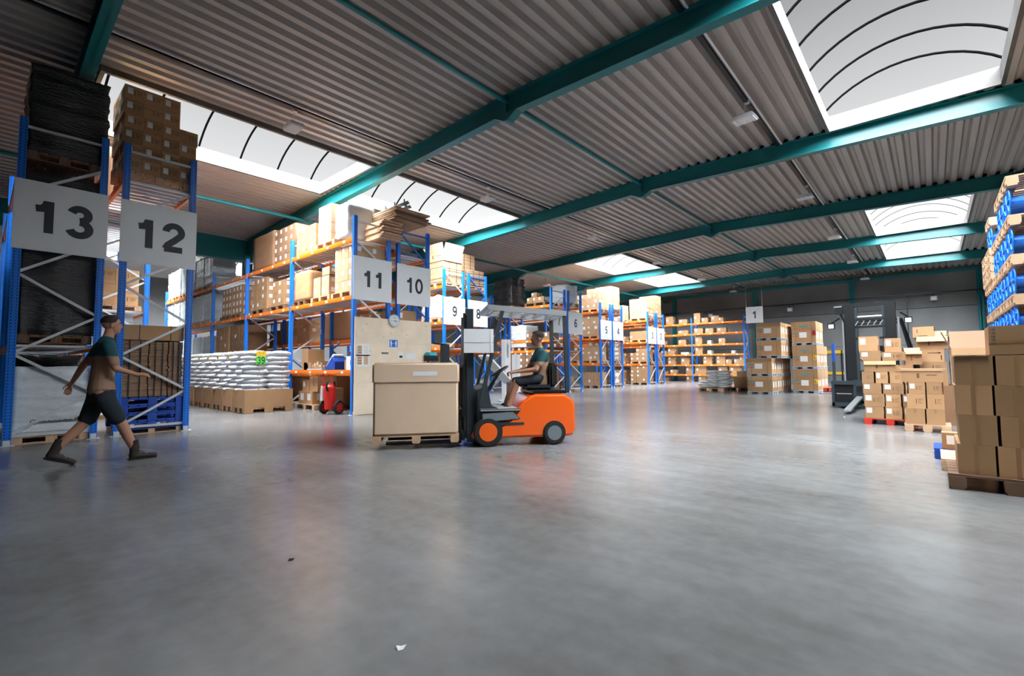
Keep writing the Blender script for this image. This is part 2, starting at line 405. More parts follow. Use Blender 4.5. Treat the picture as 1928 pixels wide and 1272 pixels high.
# skylights: curb, arched sheet, ribs; the nearest right one is an unseen addition
ns = 0
for bi, hs in sorted(holes.items()):
    for a, b in hs:
        y0, y1 = hole_y(bi, a)
        ns += 1
        zb = min(roofz(a), roofz(b)) - 0.02; zt = max(roofz(a), roofz(b)) + 0.26
        mb = MB(); t = 0.06
        mb.box(a - 0.01, a + t, y0 - 0.01, y1 + 0.01, zb, zt, 'curb').box(b - t, b + 0.01, y0 - 0.01, y1 + 0.01, zb, zt, 'curb')
        mb.box(a + t, b - t, y0 - 0.01, y0 + t, zb, zt, 'curb').box(a + t, b - t, y1 - t, y1 + 0.01, zb, zt, 'curb')
        wo = tag(mb.build('window_%d' % ns), kind='structure')
        n = 14; hgt = 0.62; P = []; cx = (a + b) / 2; hw = (b - a) / 2
        arc = [(cx - hw * math.cos(PI * i / n), zt + hgt * math.sin(PI * i / n)) for i in range(n + 1)]
        # gentle barrel: use a circular segment
        R = (hw * hw + hgt * hgt) / (2 * hgt); th = math.asin(hw / R)
        arc = [(cx + R * math.sin(-th + 2 * th * i / n), zt - (R - hgt) + R * math.cos(-th + 2 * th * i / n)) for i in range(n + 1)]
        for yy in (y0, y1): P += [(x, yy, z) for x, z in arc]
        mp = MB(); mp.poly(P, [(i, i + 1, i + n + 2, i + n + 1) for i in range(n)], 'pane')
        mp.poly([(x, y0, z) for x, z in arc], [tuple(range(n + 1))], 'pane'); mp.poly([(x, y1, z) for x, z in arc], [tuple(range(n + 1))], 'pane')
        mp.build('skylight_sheet', wo, smooth=True)
        nr = 6 if bi != 5 else 5
        for k in range(nr):
            yy = y0 + (k + 0.35) * (y1 - y0) / (nr - 0.3)
            if yy > y1 - 0.05: continue
            mr_ = MB(); mr_.tube([(x, yy, z - 0.02) for x, z in arc], 0.026 if bi < 4 else 0.010, 'rib_black', 8)
            mr_.build('rib', wo, smooth=True)

# girders
for gi, gy in enumerate(GY):
    mb = MB()
    def web(x0, x1, d0, d1, gy=gy, mb=mb):
        za, zb2 = roofz(x0) - 0.015, roofz(x1) - 0.015
        if x0 < XL + 1e-3 and x1 <= XL: pass
        P = [(x0, gy - 0.012, za - d0), (x1, gy - 0.012, zb2 - d1), (x1, gy - 0.012, zb2), (x0, gy - 0.012, za),
             (x0, gy + 0.012, za - d0), (x1, gy + 0.012, zb2 - d1), (x1, gy + 0.012, zb2), (x0, gy + 0.012, za)]
        mb.poly(P, [(0, 1, 2, 3), (4, 5, 6, 7), (0, 1, 5, 4), (2, 3, 7, 6)], 'teal_steel')
        for zz0, zz1, s in ((za, zb2, -1), (za - d0, zb2 - d1, 1)):
            P = [(x0, gy - 0.1, zz0), (x1, gy - 0.1, zz1), (x1, gy + 0.1, zz1), (x0, gy + 0.1, zz0),
                 (x0, gy - 0.1, zz0 + s * 0.02), (x1, gy - 0.1, zz1 + s * 0.02), (x1, gy + 0.1, zz1 + s * 0.02), (x0, gy + 0.1, zz0 + s * 0.02)]
            mb.poly(P, [(0, 1, 2, 3), (4, 5, 6, 7), (0, 1, 5, 4), (1, 2, 6, 5), (2, 3, 7, 6), (3, 0, 4, 7)], 'teal_steel')
    D = 0.42
    web(-16.55, XR, D, D); web(XR, 3.65, D, D); web(-16.95, -16.55, D + 0.16, D); web(XL, -16.95, D + 0.22, D + 0.16)
    web(3.65, 4.05, D, D + 0.16); web(4.05, XRR - 0.05, D + 0.16, D + 0.22)
    # ridge plates and gusset
    zr = roofz(XR)
    mb.box(XR - 0.02, XR + 0.02, gy - 0.1, gy + 0.1, zr - D - 0.16, zr - 0.02, 'teal_steel')
    mb.prism([(XR - 0.34, zr - D - 0.01), (XR + 0.34, zr - D - 0.01), (XR + 0.04, zr - D - 0.17), (XR - 0.04, zr - D - 0.17)], gy - 0.1, gy + 0.1, 'teal_steel')
    tag(mb.build('trim_%d' % (gi + 1)), kind='structure')
mb = MB()
for gy in GY:
    for cx in (XL, XRR - 0.2):
        mb = MB(); mb.box(cx - 0.012, cx + 0.012, gy - 0.15, gy + 0.15, 0, 6.2, 'teal_steel')
        for s in (-1, 1): mb.box(cx - 0.13, cx + 0.13, gy + s * 0.15 - 0.012, gy + s * 0.15 + 0.012, 0, 6.3, 'teal_steel')
        tag(mb.build('column'), kind='structure')
# longitudinal members: valley beam, ridge tube, tie tubes
mb = MB(); mb.box(XL - 0.02, XL + 0.02, YB, YW, 5.62, 6.5, 'teal_steel').box(XL - 0.15, XL + 0.15, YB, YW, 5.6, 5.64, 'teal_steel'); tag(mb.build('trim_7'), kind='structure')
mb = MB(); mb.cyl((XR, YB, 6.84), (XR, YW, 6.84), 0.05, 'teal_steel', 10); tag(mb.build('trim_8', smooth=True), kind='structure')
mb = MB(); mb.cyl((-16.1, YB, 6.28), (-16.1, YW, 6.28), 0.055, 'teal_steel', 10); tag(mb.build('trim_9', smooth=True), kind='structure')
mb = MB(); mb.cyl((3.4, YB, 6.28), (3.4, YW, 6.28), 0.055, 'teal_steel', 10); tag(mb.build('trim_10', smooth=True), kind='structure')
mb = MB(); mb.cyl((-9.3, 32.45, 6.3), (-3.6, 37.1, 6.55), 0.03, 'teal_steel', 8).cyl((-9.3, 37.1, 6.4), (-15.6, 32.45, 6.25), 0.03, 'teal_steel', 8); tag(mb.build('trim_11', smooth=True), kind='structure')
# cable trays
ti = 12
for tx in (-10.1, -2.7):
    mb = MB(); z = roofz(tx)
    for (y0, y1) in bays[0:]:
        mb.box(tx - 0.10, tx - 0.02, y0 + 0.1, y1 - 0.1, z - 0.07, z - 0.005, 'black_steel')
        mb.box(tx + 0.02, tx + 0.055, y0 + 0.1, y1 - 0.1, z - 0.05, z - 0.015, 'white_paint')
    tag(mb.build('trim_%d' % ti), kind='structure'); ti += 1

# walls
mb = MB(); t = 0.15
mb.box(XLL, XRR, YW, YW + 0.2, 4.5, 7.6, 'wall'); mb.box(XLL, XRR, YW, YW + 0.2, 0, 4.46, 'wall_lower'); mb.box(XLL, XRR, YW + 0.02, YW + 0.2, 4.46, 4.5, 'seam')
for zz in (2.3,): mb.box(XLL, XRR, YW - 0.004, YW + 0.01, zz, zz + 0.02, 'seam')
struct('wall_back', mb)
mb = MB()
for cx in (-21.3, -15.45, -9.45, -3.7, 2.15, 8.0):
    mb.box(cx - 0.13, cx + 0.13, YW - 0.24, YW - 0.21, 0, 6.6, 'teal_steel').box(cx - 0.13, cx + 0.13, YW - 0.03, YW, 0, 6.6, 'teal_steel').box(cx - 0.02, cx + 0.02, YW - 0.24, YW, 0, 6.6, 'teal_steel')
mb.box(XLL, XRR, YW - 0.2, YW - 0.05, 6.45, 6.62, 'teal_steel')
tag(mb.build('trim_20'), kind='structure')
mb = MB(); mb.box(-17, 2.5, YW - 0.42, YW - 0.36, 5.25, 5.33, 'black_steel')
for x in range(-16, 3, 3): mb.box(x - 0.02, x + 0.02, YW - 0.42, YW, 5.2, 5.26, 'black_steel')
mb.box(-1.05, -1.0, YW - 0.12, YW, 2.6, 5.3, 'black_steel')
tag(mb.build('trim_21'), kind='structure')
mb = MB(); mb.box(XRR, XRR + 0.2, YB, YW, 0, 7.6, 'wall'); struct('wall_right', mb)
mb = MB(); mb.box(XLL - 0.2, XLL, YB, YW, 0, 7.6, 'wall'); struct('wall_left', mb)
mb = MB(); mb.box(XLL, XRR, YB - 0.2, YB, 0, 7.6, 'wall'); struct('wall_front', mb)
# low door with yellow rails in the back wall
mb = MB(); mb.box(-6.4, -2.4, YW - 0.06, YW - 0.02, 0, 1.95, 'mid_grey')
do = struct('door_1', mb)
mb = MB(); mb.box(-6.4, -2.4, YW - 0.12, YW - 0.06, 1.86, 2.08, 'yellow').box(-6.4, -2.4, YW - 0.12, YW - 0.06, 0.5, 0.68, 'yellow')
for x in (-6.4, -4.4, -2.4): mb.box(x - 0.04, x + 0.04, YW - 0.13, YW - 0.06, 0, 2.08, 'black_steel')
mb.build('safety_rail', do)

# ------------------------------------------------------------------ pendant lamps
LAMPS = [(-10.3, 4.42), (-10.3, 10.51), (-10.3, 16.75), (-10.4, 23.1), (-10.5, 29.6), (-10.6, 36.2),
         (-2.8, 10.77), (-2.8, 17.2), (-2.85, 23.6), (-2.9, 30.0), (-2.95, 36.6), (-17.9, 23.5)]
lroot = None
def build_lamp():
    r = empty('hanging_lamp', (0, 0, 0))
    h = MB(); h.prism([(-0.19, 0.10), (0.19, 0.10), (0.24, 0.0), (-0.24, 0.0)], -0.15, 0.15, 'white_paint', 'y'); h.build('housing', r, bevel=0.012)
    g = MB()
    for i in range(9): g.box(-0.2 + i * 0.05 - 0.006, -0.2 + i * 0.05 + 0.006, -0.13, 0.13, -0.02, 0.0, 'label')
    g.build('louvre', r)
    k = MB(); k.tube([(0, 0, 0.1), (0.0, 0, 0.3), (0.03, 0, 0.36), (0.06, 0, 0.33)], 0.008, 'white_paint', 6); k.box(0.0, 0.1, -0.04, 0.04, 0.36, 0.42, 'white_paint'); k.build('hanger', r, smooth=True)
    return r
def copy_tree(o, parent=None):
    c = o.copy(); COL.objects.link(c)
    if parent is not None: c.parent = parent
    for ch in [q for q in bpy.data.objects if q.parent is o]: copy_tree(ch, c)
    return c
LW = ['above rack 12', 'before the girder over rack 10', 'above the aisle by rack 7', 'near rack 4', 'beyond rack 2 near the back wall', 'against the back wall']
for i, (x, y) in enumerate(LAMPS):
    o = build_lamp() if i == 0 else copy_tree(lroot)
    if i == 0: lroot = o
    o.location = (x, y, roofz(x) - 0.45); o.rotation_euler = (0, 0, random.uniform(-0.1, 0.1))
    row = 'left cable tray' if i < 6 else ('right cable tray' if i < 11 else 'roof over the rack ends')
    if i < 11: lb = 'white lamp hanging from the %s, %s from the camera' % (row, NTH[i if i < 6 else i - 6])
    else: lb = 'small white lamp hanging deep behind rack 6, left of both trays'
    tag(o, lb, 'lamp', 'lamps hanging under the roof')
# wall spot lights
for i, (x, z) in enumerate([(-15.8, 4.6), (-12.5, 4.95), (-7.2, 4.95), (0.2, 5.0)]):
    mb = MB(); mb.box(x - 0.16, x + 0.16, YW - 0.45, YW - 0.25, z - 0.15, z + 0.12, 'grey_plastic'); mb.box(x - 0.12, x + 0.12, YW - 0.47, YW - 0.45, z - 0.12, z + 0.08, 'label')
    mb.bar((x, YW - 0.35, z + 0.12), (x, YW - 0.1, z + 0.32), 0.04, 0.04, 'black_steel')
    o = mb.build('wall_light'); tag(o, ['grey floodlight on the back wall above rack 2', 'grey floodlight on the back wall over the orange shelves', 'grey floodlight between hanging sign 1 and the reach truck mast', 'grey floodlight high on the wall above the reach truck guard'][i], 'floodlight', 'floodlights on the back wall')

# ------------------------------------------------------------------ pallets
PM = {}
def pallet_mesh(lx, ly, h, m):
    k = (lx, ly, h, m)
    if k in PM: return PM[k]
    b = MB(); t = h * 0.15
    n = 7 if ly >= 1.1 or lx >= 1.1 else 5
    # top boards run along x, stacked along y
    for i in range(n):
        y = -ly / 2 + (i + 0.5) * ly / n; wd = ly / n * 0.42
        b.box(-lx / 2, lx / 2, y - wd, y + wd, h - t, h, m)
    for sx in (-1, 0, 1):
        xc = sx * (lx / 2 - 0.065); b.box(xc - 0.06, xc + 0.06, -ly / 2, ly / 2, h - 2 * t, h - t, m); b.box(xc - 0.05, xc + 0.05, -ly / 2, ly / 2, 0, t, m)
        for sy in (-1, 0, 1):
            yc = sy * (ly / 2 - 0.07); b.box(xc - 0.062, xc + 0.062, yc - 0.07, yc + 0.07, t, h - 2 * t, m)
    me = b.mesh('pallet'); PM[k] = me
    return me
def pallet(cx, cy, z, lx, ly, m, label, group=None, h=0.144, rz=0.0):
    o = bpy.data.objects.new('pallet', pallet_mesh(lx, ly, h, m)); link(o); o.location = (cx, cy, z); o.rotation_euler = (0, 0, rz)
    tag(o, label, 'pallet', group or 'pallets under the goods')
    return o

# ------------------------------------------------------------------ cartons
CARTONS = []
def carton_mesh(wd, dp, h, m, style, cache={}):
    k = (round(wd, 3), round(dp, 3), round(h, 3), m, style)
    if k in cache: return cache[k]
    b = MB(); x, y = wd / 2, dp / 2; e = 0.0025
    b.box(-x, x, -y, y, 0, h, m)
    tw = min(0.05, wd * 0.12)
    if 't' in style:      # tape over the top seam and down the visible ends
        b.box(-tw / 2, tw / 2, -y - e, y + e, h - 0.001, h + e, 'tape')
        for s in (-1, 1): b.box(-tw / 2, tw / 2, s * y - e, s * y + e, h * 0.0 if 'v' in style else h * 0.72, h, 'tape')
    if 'l' in style:      # white delivery label
        lw, lh = min(0.13, wd * 0.30), min(0.15, h * 0.42)
        b.box(-x * 0.55 - lw / 2, -x * 0.55 + lw / 2, -y - e, -y, h * 0.45, h * 0.45 + lh, 'label')
        ll = min(lw, dp * 0.28); b.box(x, x + e, -y * 0.7, -y * 0.7 + ll, h * 0.4, h * 0.4 + lh, 'label')
        b.box(-x - e, -x, -y * 0.7, -y * 0.7 + ll, h * 0.4, h * 0.4 + lh, 'label')
    if 'w' in style:      # large label covering much of the face
        b.box(-x * 0.45, x * 0.45, -y - e, -y, h * 0.3, h * 0.85, 'label'); b.box(x, x + e, -y * 0.45, y * 0.45, h * 0.3, h * 0.85, 'label')
    if 'p' in style:      # printed arrow bar and lines
        b.box(-x * 0.05, x * 0.03, -y - e, -y, h * 0.35, h * 0.68, 'print_brown')
        for j in range(4): b.box(x * 0.2, x * (0.72 - 0.12 * (j % 3)), -y - e, -y, h * (0.66 - j * 0.09), h * (0.68 - j * 0.09), 'print_brown')
        b.box(x, x + e, y * 0.02, y * 0.1, h * 0.35, h * 0.68, 'print_brown')
        b.box(x, x + e, y * 0.3, y * 0.8, h * 0.55, h * 0.6, 'print_brown'); b.box(x, x + e, y * 0.3, y * 0.7, h * 0.42, h * 0.46, 'print_brown')
    # lid seam
    if 's' in style:
        b.box(-x - e, x + e, -y - e, y + e, h * 0.70, h * 0.70 + 0.006, 'print_brown')
    me = b.mesh('cardboard_box'); cache[k] = me
    return me
SEQ = 0
def carton(cx, cy, z, wd, dp, h, label, m='carton', style='t', rz=0.0, group=None):
    CARTONS.append((cx, cy, z, wd, dp, h, label, m, style, rz, group))
def stack(desc, x0, y0, z0, nx, ny, nz, wd, dp, h, m='carton', style='tl', gap=0.006, jit=0.008, ref='from aisle', right=True, skip=(), group=None, adj='brown', hollow=True, mix=None, ragged=0.0):
    """rows of cartons: x0,y0 = low corner; columns counted from the +x side when right"""
    for k in range(nz):
        for j in range(ny):
            for i in range(nx):
                if (i, j, k) in skip or (i, k) in skip: continue
                if k == nz - 1 and ragged and random.random() < ragged: continue
                if hollow and ny > 2 and 0 < j < ny - 1 and 0 < i < nx - 1 and k < nz - 1: continue
                c = (nx - 1 - i) if right else i
                col = '' if nx == 1 else ' %s %s' % (NTH[c], ref)
                row = '' if ny == 1 else (' front' if j == 0 else ' %s row' % NTH[j])
                lb = '%s carton, %s layer%s%s, %s' % (adj, layer_word(k, nz), col and ',' + col, row and ',' + row, desc)
                st = style if mix is None else random.choice(mix)
                carton(x0 + (i + 0.5) * (wd + gap) + random.uniform(-jit, jit), y0 + (j + 0.5) * (dp + gap) + random.uniform(-jit, jit) * 0.5, z0 + k * (h + 0.001),
                       wd, dp, h, lb, m, st, random.uniform(-0.012, 0.012), group or ('cartons ' + desc))
def flush_cartons():
    def size(c): return max(c[3], c[4]) * c[5] / (c[0] ** 2 + c[1] ** 2 + (c[2] - 1.2) ** 2)
    order = sorted(CARTONS, key=size, reverse=True)
    for c in order[:300]:
        cx, cy, z, wd, dp, h, lb, m, st, rz, g = c
        o = bpy.data.objects.new('cardboard_box', carton_mesh(wd, dp, h, m, st)); link(o); o.location = (cx, cy, z); o.rotation_euler = (0, 0, rz)
        tag(o, lb, 'box', g)
    rest = order[300:]
    if rest:
        b = MB()
        for cx, cy, z, wd, dp, h, lb, m, st, rz, g in rest:
            me = carton_mesh(wd, dp, h, m, st); names = [q.name for q in me.materials]; base = len(b.v); c_, s_ = math.cos(rz), math.sin(rz)
            b.v += [(cx + v.co.x * c_ - v.co.y * s_, cy + v.co.x * s_ + v.co.y * c_, z + v.co.z) for v in me.vertices]
            for p in me.polygons: b.f.append([base + q for q in p.vertices]); b.m.append(b.mi(names[p.material_index]))
        o = b.build('cardboard_boxes'); tag(o, 'small brown cartons filling the far racks and shelves beyond the near stacks', 'boxes', kind='stuff')
    print('CARTONS', len(CARTONS))

def open_carton(cx, cy, z, wd, dp, h, label, m='carton', rz=0.0, flap=0.6, angs=(0.5, 0.9, 1.2, 0.7), group='opened cartons'):
    r = empty('open_box', (cx, cy, z), rz); tag(r, label, 'box', group)
    x, y, t = wd / 2, dp / 2, 0.006
    b = MB()
    b.box(-x, x, -y, y, 0, t, m).box(-x, x, -y, -y + t, t, h, m).box(-x, x, y - t, y, t, h, 'carton_inside').box(-x, -x + t, -y + t, y - t, t, h, 'carton_inside').box(x - t, x, -y + t, y - t, t, h, m)
    b.box(-x * 0.25, -x * 0.13, -y - 0.002, -y, h * 0.3, h * 0.65, 'print_brown')
    b.box(x * 0.2, x * 0.7, -y - 0.002, -y, h * 0.5, h * 0.56, 'print_brown')
    b.build('carton', r)
    fl = dp * flap
    for a, (p, q, dx, dy) in zip(angs, (((-x, -y), (x, -y), 0, -1), ((-x, y), (x, y), 0, 1), ((-x, -y), (-x, y), -1, 0), ((x, -y), (x, y), 1, 0))):
        f = MB(); L = min(fl, 0.5 * max(wd, dp)); ox, oz = math.cos(a) * L, math.sin(a) * L
        P = [(p[0], p[1], h), (q[0], q[1], h), (q[0] + dx * ox, q[1] + dy * ox, h + oz), (p[0] + dx * ox, p[1] + dy * ox, h + oz)]
        nrm = (Vector(P[1]) - Vector(P[0])).cross(Vector(P[3]) - Vector(P[0])).normalized() * 0.005
        Q = [tuple(Vector(v) + nrm) for v in P]
        f.poly(P + Q, [(0, 1, 2, 3), (4, 5, 6, 7), (0, 1, 5, 4), (1, 2, 6, 5), (2, 3, 7, 6), (3, 0, 4, 7)], 'carton_inside' if (a > 0.6) else m)
        f.build('flap', r)
    return r

def wrapped_load(x0, x1, y0, y1, z0, z1, m, label, cat='wrapped load', amp=0.02, group=None, name='wrapped_load', div=10, taper=0.0):
    """film-wrapped block with uneven, slightly bulging faces"""
    bm = bmesh.new(); bmesh.ops.create_cube(bm, size=1.0)
    bmesh.ops.subdivide_edges(bm, edges=bm.edges[:], cuts=div, use_grid_fill=True)
    rr = random.Random(int(abs(x0 * 97 + y0 * 31 + z0 * 13) * 10)); ph = [rr.uniform(0, 6) for _ in range(6)]
    cx, cy, cz = (x0 + x1) / 2, (y0 + y1) / 2, z0; lx, ly, lz = x1 - x0, y1 - y0, z1 - z0
    for v in bm.verts:
        p = v.co; n = Vector((p.x if abs(p.x) > 0.49 else 0, p.y if abs(p.y) > 0.49 else 0, p.z if p.z > 0.49 else 0))
        d = amp * (math.sin(p.z * 23 + ph[0]) * 0.5 + math.sin(p.x * 11 + p.y * 9 + ph[1]) * 0.5 + rr.uniform(-0.4, 0.4) + 0.6 * math.sin(p.z * 41 + p.x * 7 + ph[2]))
        s = 1 - taper * (p.z + 0.5)
        v.co = Vector((p.x * lx * s, p.y * ly * s, (p.z + 0.5) * lz)) + n.normalized() * d if n.length > 0 else Vector((p.x * lx * s, p.y * ly * s, (p.z + 0.5) * lz))
        if v.co.z < 0: v.co.z = 0
    me = bpy.data.meshes.new(name); bm.to_mesh(me); bm.free(); me.materials.append(MATS[m])
    for p in me.polygons: p.use_smooth = True
    o = bpy.data.objects.new(name, me); link(o); o.location = (cx, cy, cz); tag(o, label, cat, group)
    return o

def flat_stack(x0, x1, y0, y1, z0, z1, label, m='flat_card', strap=True, name='flat_cardboard_bundle', cat='flattened cardboard'):
    r = empty(name, ((x0 + x1) / 2, (y0 + y1) / 2, z0)); tag(r, label, cat)
    b = MB(); z = 0; rr = random.Random(int(abs(x0) * 100)); n = max(6, int((z1 - z0) / 0.045)); th = (z1 - z0) / n; lx, ly = (x1 - x0) / 2, (y1 - y0) / 2
    for i in range(n):
        a, c = rr.uniform(-0.012, 0.012), rr.uniform(-0.012, 0.012)
        b.box(-lx + a, lx + a, -ly + c, ly + c, i * th, (i + 0.94) * th, m)
    b.build('sheets', r)
    if strap:
        s = MB()
        for yy in (-ly * 0.4, ly * 0.4): s.box(lx + 0.013, lx + 0.017, yy - 0.01, yy + 0.01, 0, z1 - z0, 'black_steel'); s.box(-lx - 0.01, lx + 0.017, yy - 0.01, yy + 0.01, z1 - z0, z1 - z0 + 0.004, 'black_steel')
        s.build('strap', r)
    return r

# ------------------------------------------------------------------ racks
def rack(no, label, xe, y0, y1, H, nb, levels, bay=3.62, sign=None, brace='galv', zig=None, decks=None, first_low=None, beam_h=0.11, near=False, beams_skip=(), numeral=(0.5, 0.012, 1.0)):
    """frames stand across Y (y0..y1), beams run along -X from the aisle end xe"""
    r = empty('pallet_rack', (xe, (y0 + y1) / 2, 0)); tag(r, label, 'pallet rack', 'numbered pallet racks')
    ox, oy = xe, (y0 + y1) / 2
    pw, pd = 0.10, 0.085
    fx = [xe - pd / 2 - bay * i for i in range(nb + 1)]
    post_me = None; d = (y1 - y0) / 2 - pw / 2
    for i, x in enumerate(fx):
        for s in (-1, 1):
            if post_me is None:
                b = MB(); b.box(-pd / 2, pd / 2, -pw / 2, pw / 2, 0.01, H, 'post_blue')
                if near:
                    b = MB(); b.box(pd / 2 - 0.006, pd / 2, -pw / 2, pw / 2, 0.01, H, 'post_blue')
                    for q in (-1, 1): b.box(-pd / 2, pd / 2 - 0.006, q * pw / 2 - 0.004 * (q > 0), q * pw / 2 + 0.004 * (q < 0), 0.01, H, 'post_blue')
                    b.box(-pd / 2, -pd / 2 + 0.006, -pw / 2 + 0.004, pw / 2 - 0.004, 0.01, H, 'post_blue')
                post_me = b.mesh('post')
                f = MB(); f.box(-0.08, 0.08, -0.09, 0.09, 0.0, 0.01, 'galv'); f.box(-0.045, -0.04, -0.06, 0.06, 0.01, 0.09, 'galv').box(0.044, 0.048, -0.04, 0.04, 0.01, 0.09, 'galv'); foot_me = f.mesh('foot_plate')
            p = bpy.data.objects.new('post', post_me); link(p, r); p.location = (x - ox, s * d, 0)
            if i < 2: q = bpy.data.objects.new('foot_plate', foot_me); link(q, p)
        if i < 4:
            b = MB(); z = 0.15; side = -1; st = zig or 0.66
            b.bar((x - ox, -d, 0.15), (x - ox, d, 0.15), 0.03, 0.045, brace)
            while z + st < H - 0.1:
                b.bar((x - ox, side * d, z), (x - ox, -side * d, z + st), 0.03, 0.042, brace); side = -side; z += st
            b.bar((x - ox, -d, H - 0.14), (x - ox, d, H - 0.14), 0.03, 0.042, brace)
            b.build('bracing', r)
    L = bay - pd
    beam_me = {}
    for i in range(nb):
        for li, z in enumerate(levels):
            if (i, li) in beams_skip: continue
            for s in (-1, 1):
                k = s
                if k not in beam_me:
                    b = MB(); b.box(0, L, -0.024, 0.024, -beam_h, 0, 'orange'); b.box(0, L, s * 0.024, s * 0.030, -beam_h * 0.72, -beam_h * 0.28, 'orange')
                    b.box(-0.0, 0.012, s * 0.024, s * 0.036, -beam_h - 0.05, 0.02, 'orange'); b.box(L - 0.012, L, s * 0.024, s * 0.036, -beam_h - 0.05, 0.02, 'orange')
                    nn = 4
                    for q in range(nn): xx = L * (q + 0.5) / nn; b.box(xx - 0.06, xx + 0.06, s * 0.030, s * 0.032, -beam_h * 0.78, -beam_h * 0.22, 'sticker')
                    beam_me[k] = b.mesh('beam')
                o = bpy.data.objects.new('beam', beam_me[k]); link(o, r); o.location = (fx[i + 1] + pd / 2 - ox, s * (d + 0.005), z)
            if decks is None or li in decks:
                b = MB(); n = 16
                for q in range(n): xx = L * (q + 0.5) / n; b.box(xx - 0.035, xx + 0.035, -d + 0.02, d - 0.02, -0.055, -0.02, 'deck_steel')
                o = b.build('shelf_deck', r); o.location = (fx[i + 1] + pd / 2 - ox, 0, z)
    if sign:
        zt, zb, bold, sc = sign[1:5]
        b = MB(); b.box(0, 0.012, y0 - oy - 0.02, y1 - oy + 0.02, zb, zt, 'sign_white'); so_ = b.build('number_sign', r); so_.location = (0.005, 0, 0)
        so_['label'] = 'white sign reading %s' % sign[0]
        me = text_mesh(sign[0], (zt - zb) * sc, 'sign_ink', bold, 0.002, 1.0 if len(sign[0]) > 1 else 0.9)
        t_ = bpy.data.objects.new('numeral', me); link(t_, so_); t_.location = (0.016, 0, (zt + zb) / 2); t_.rotation_euler = (PI / 2, 0, PI / 2)
    return r

R13 = rack('13', 'blue and orange pallet rack carrying sign 13 and black wrapped loads', -10.85, 0.30, 1.42, 5.30, 2, [1.62, 4.66], sign=('13', 4.27, 3.13, 0.028, 0.62), near=True, zig=0.65, decks=[0])
R12 = rack('12', 'blue and orange pallet rack carrying sign 12 above stacked blue pallets', -10.85, 1.63, 2.77, 5.33, 2, [2.62, 4.72], sign=('12', 4.27, 3.13, 0.028, 0.62), near=True, zig=0.64, beams_skip=[(0, 0)])
R11 = rack('11', 'long pallet rack with sign 11, plywood at its aisle end', -10.85, 6.22, 7.32, 5.07, 5, [1.12, 3.03, 4.52], sign=('11', 4.03, 2.91, 0.022, 0.5), near=True, zig=0.72)
R10 = rack('10', 'pallet rack with sign 10 standing back to back with rack 11', -10.85, 7.53, 8.64, 5.07, 5, [1.0, 2.05, 3.2, 4.35], sign=('10', 4.03, 2.91, 0.012, 0.5), brace='brace_blue', zig=0.8)
R9 = rack('9', 'pallet rack with sign 9, set one bay back from the aisle', -14.3, 12.10, 13.20, 5.07, 2, [1.95, 2.98, 4.42], sign=('9', 3.95, 2.86, 0.010, 0.5), zig=0.8)
R8 = rack('8', 'pallet rack with sign 8, behind the guard of the forklift', -14.3, 13.42, 14.52, 5.07, 2, [1.95, 3.0, 4.45], sign=('8', 3.95, 2.86, 0.010, 0.5), brace='brace_blue', zig=0.8)
R7 = rack('7', 'pallet rack with sign 7 mostly behind the moving forklift guard', -12.3, 16.45, 17.55, 4.62, 3, [1.9, 2.35, 3.88], sign=('7', 3.66, 2.64, 0.006, 0.5), zig=0.6)
R6 = rack('6', 'pallet rack with sign 6 standing back to back with rack 7', -12.3, 17.75, 18.85, 4.62, 3, [1.9, 2.5, 3.95], sign=('6', 3.66, 2.64, 0.006, 0.5), zig=0.6)
R5 = rack('5', 'pallet rack with sign 5 and pale cartons on three levels', -13.0, 21.70, 22.80, 4.52, 2, [1.33, 2.64, 4.07], sign=('5', 3.60, 2.57, 0.004, 0.5), zig=0.9)
R4 = rack('4', 'pallet rack with sign 4 standing back to back with rack 5', -13.0, 22.98, 24.08, 4.52, 2, [1.33, 2.64, 4.07], sign=('4', 3.60, 2.57, 0.004, 0.5), zig=0.9)
R3 = rack('3', 'pallet rack with sign 3 and tall labelled carton stacks on top', -12.9, 27.05, 28.15, 4.45, 2, [1.29, 2.63, 3.96], sign=('3', 3.53, 2.50, 0.004, 0.5), zig=0.9)
R2 = rack('2', 'pallet rack with sign 2, nearest the back wall shelves', -12.9, 28.30, 29.35, 4.45, 2, [1.29, 2.0, 2.63, 3.96], sign=('2', 3.53, 2.50, 0.004, 0.5), zig=0.9)
R1 = rack('1', 'low row of orange shelves along the dark back wall', -9.35, 34.0, 35.0, 4.55, 3, [0.52, 1.22, 1.95, 2.65, 3.42, 4.17], bay=3.5, zig=0.9)

# hanging sign 1
r = empty('hanging_sign', (-8.55, 33.4, 4.41)); tag(r, 'white square sign reading 1 hanging above the crate towers', 'sign')
b = MB(); b.box(-0.5, 0.5, -0.008, 0.008, -0.53, 0.53, 'sign_white'); b.build('panel', r)
t_ = bpy.data.objects.new('numeral', text_mesh('1', 0.62, 'sign_ink', 0.008)); link(t_, r); t_.location = (0, -0.011, 0); t_.rotation_euler = (PI / 2, 0, 0)
b = MB()
for s in (-1, 1): b.cyl((s * 0.47, 0, 0.53), (s * 0.47, 0, roofz(-8.6) - 4.41), 0.006, 'silver', 6)
b.build('wire', r)
r.rotation_euler = (0, 0, 0.12)

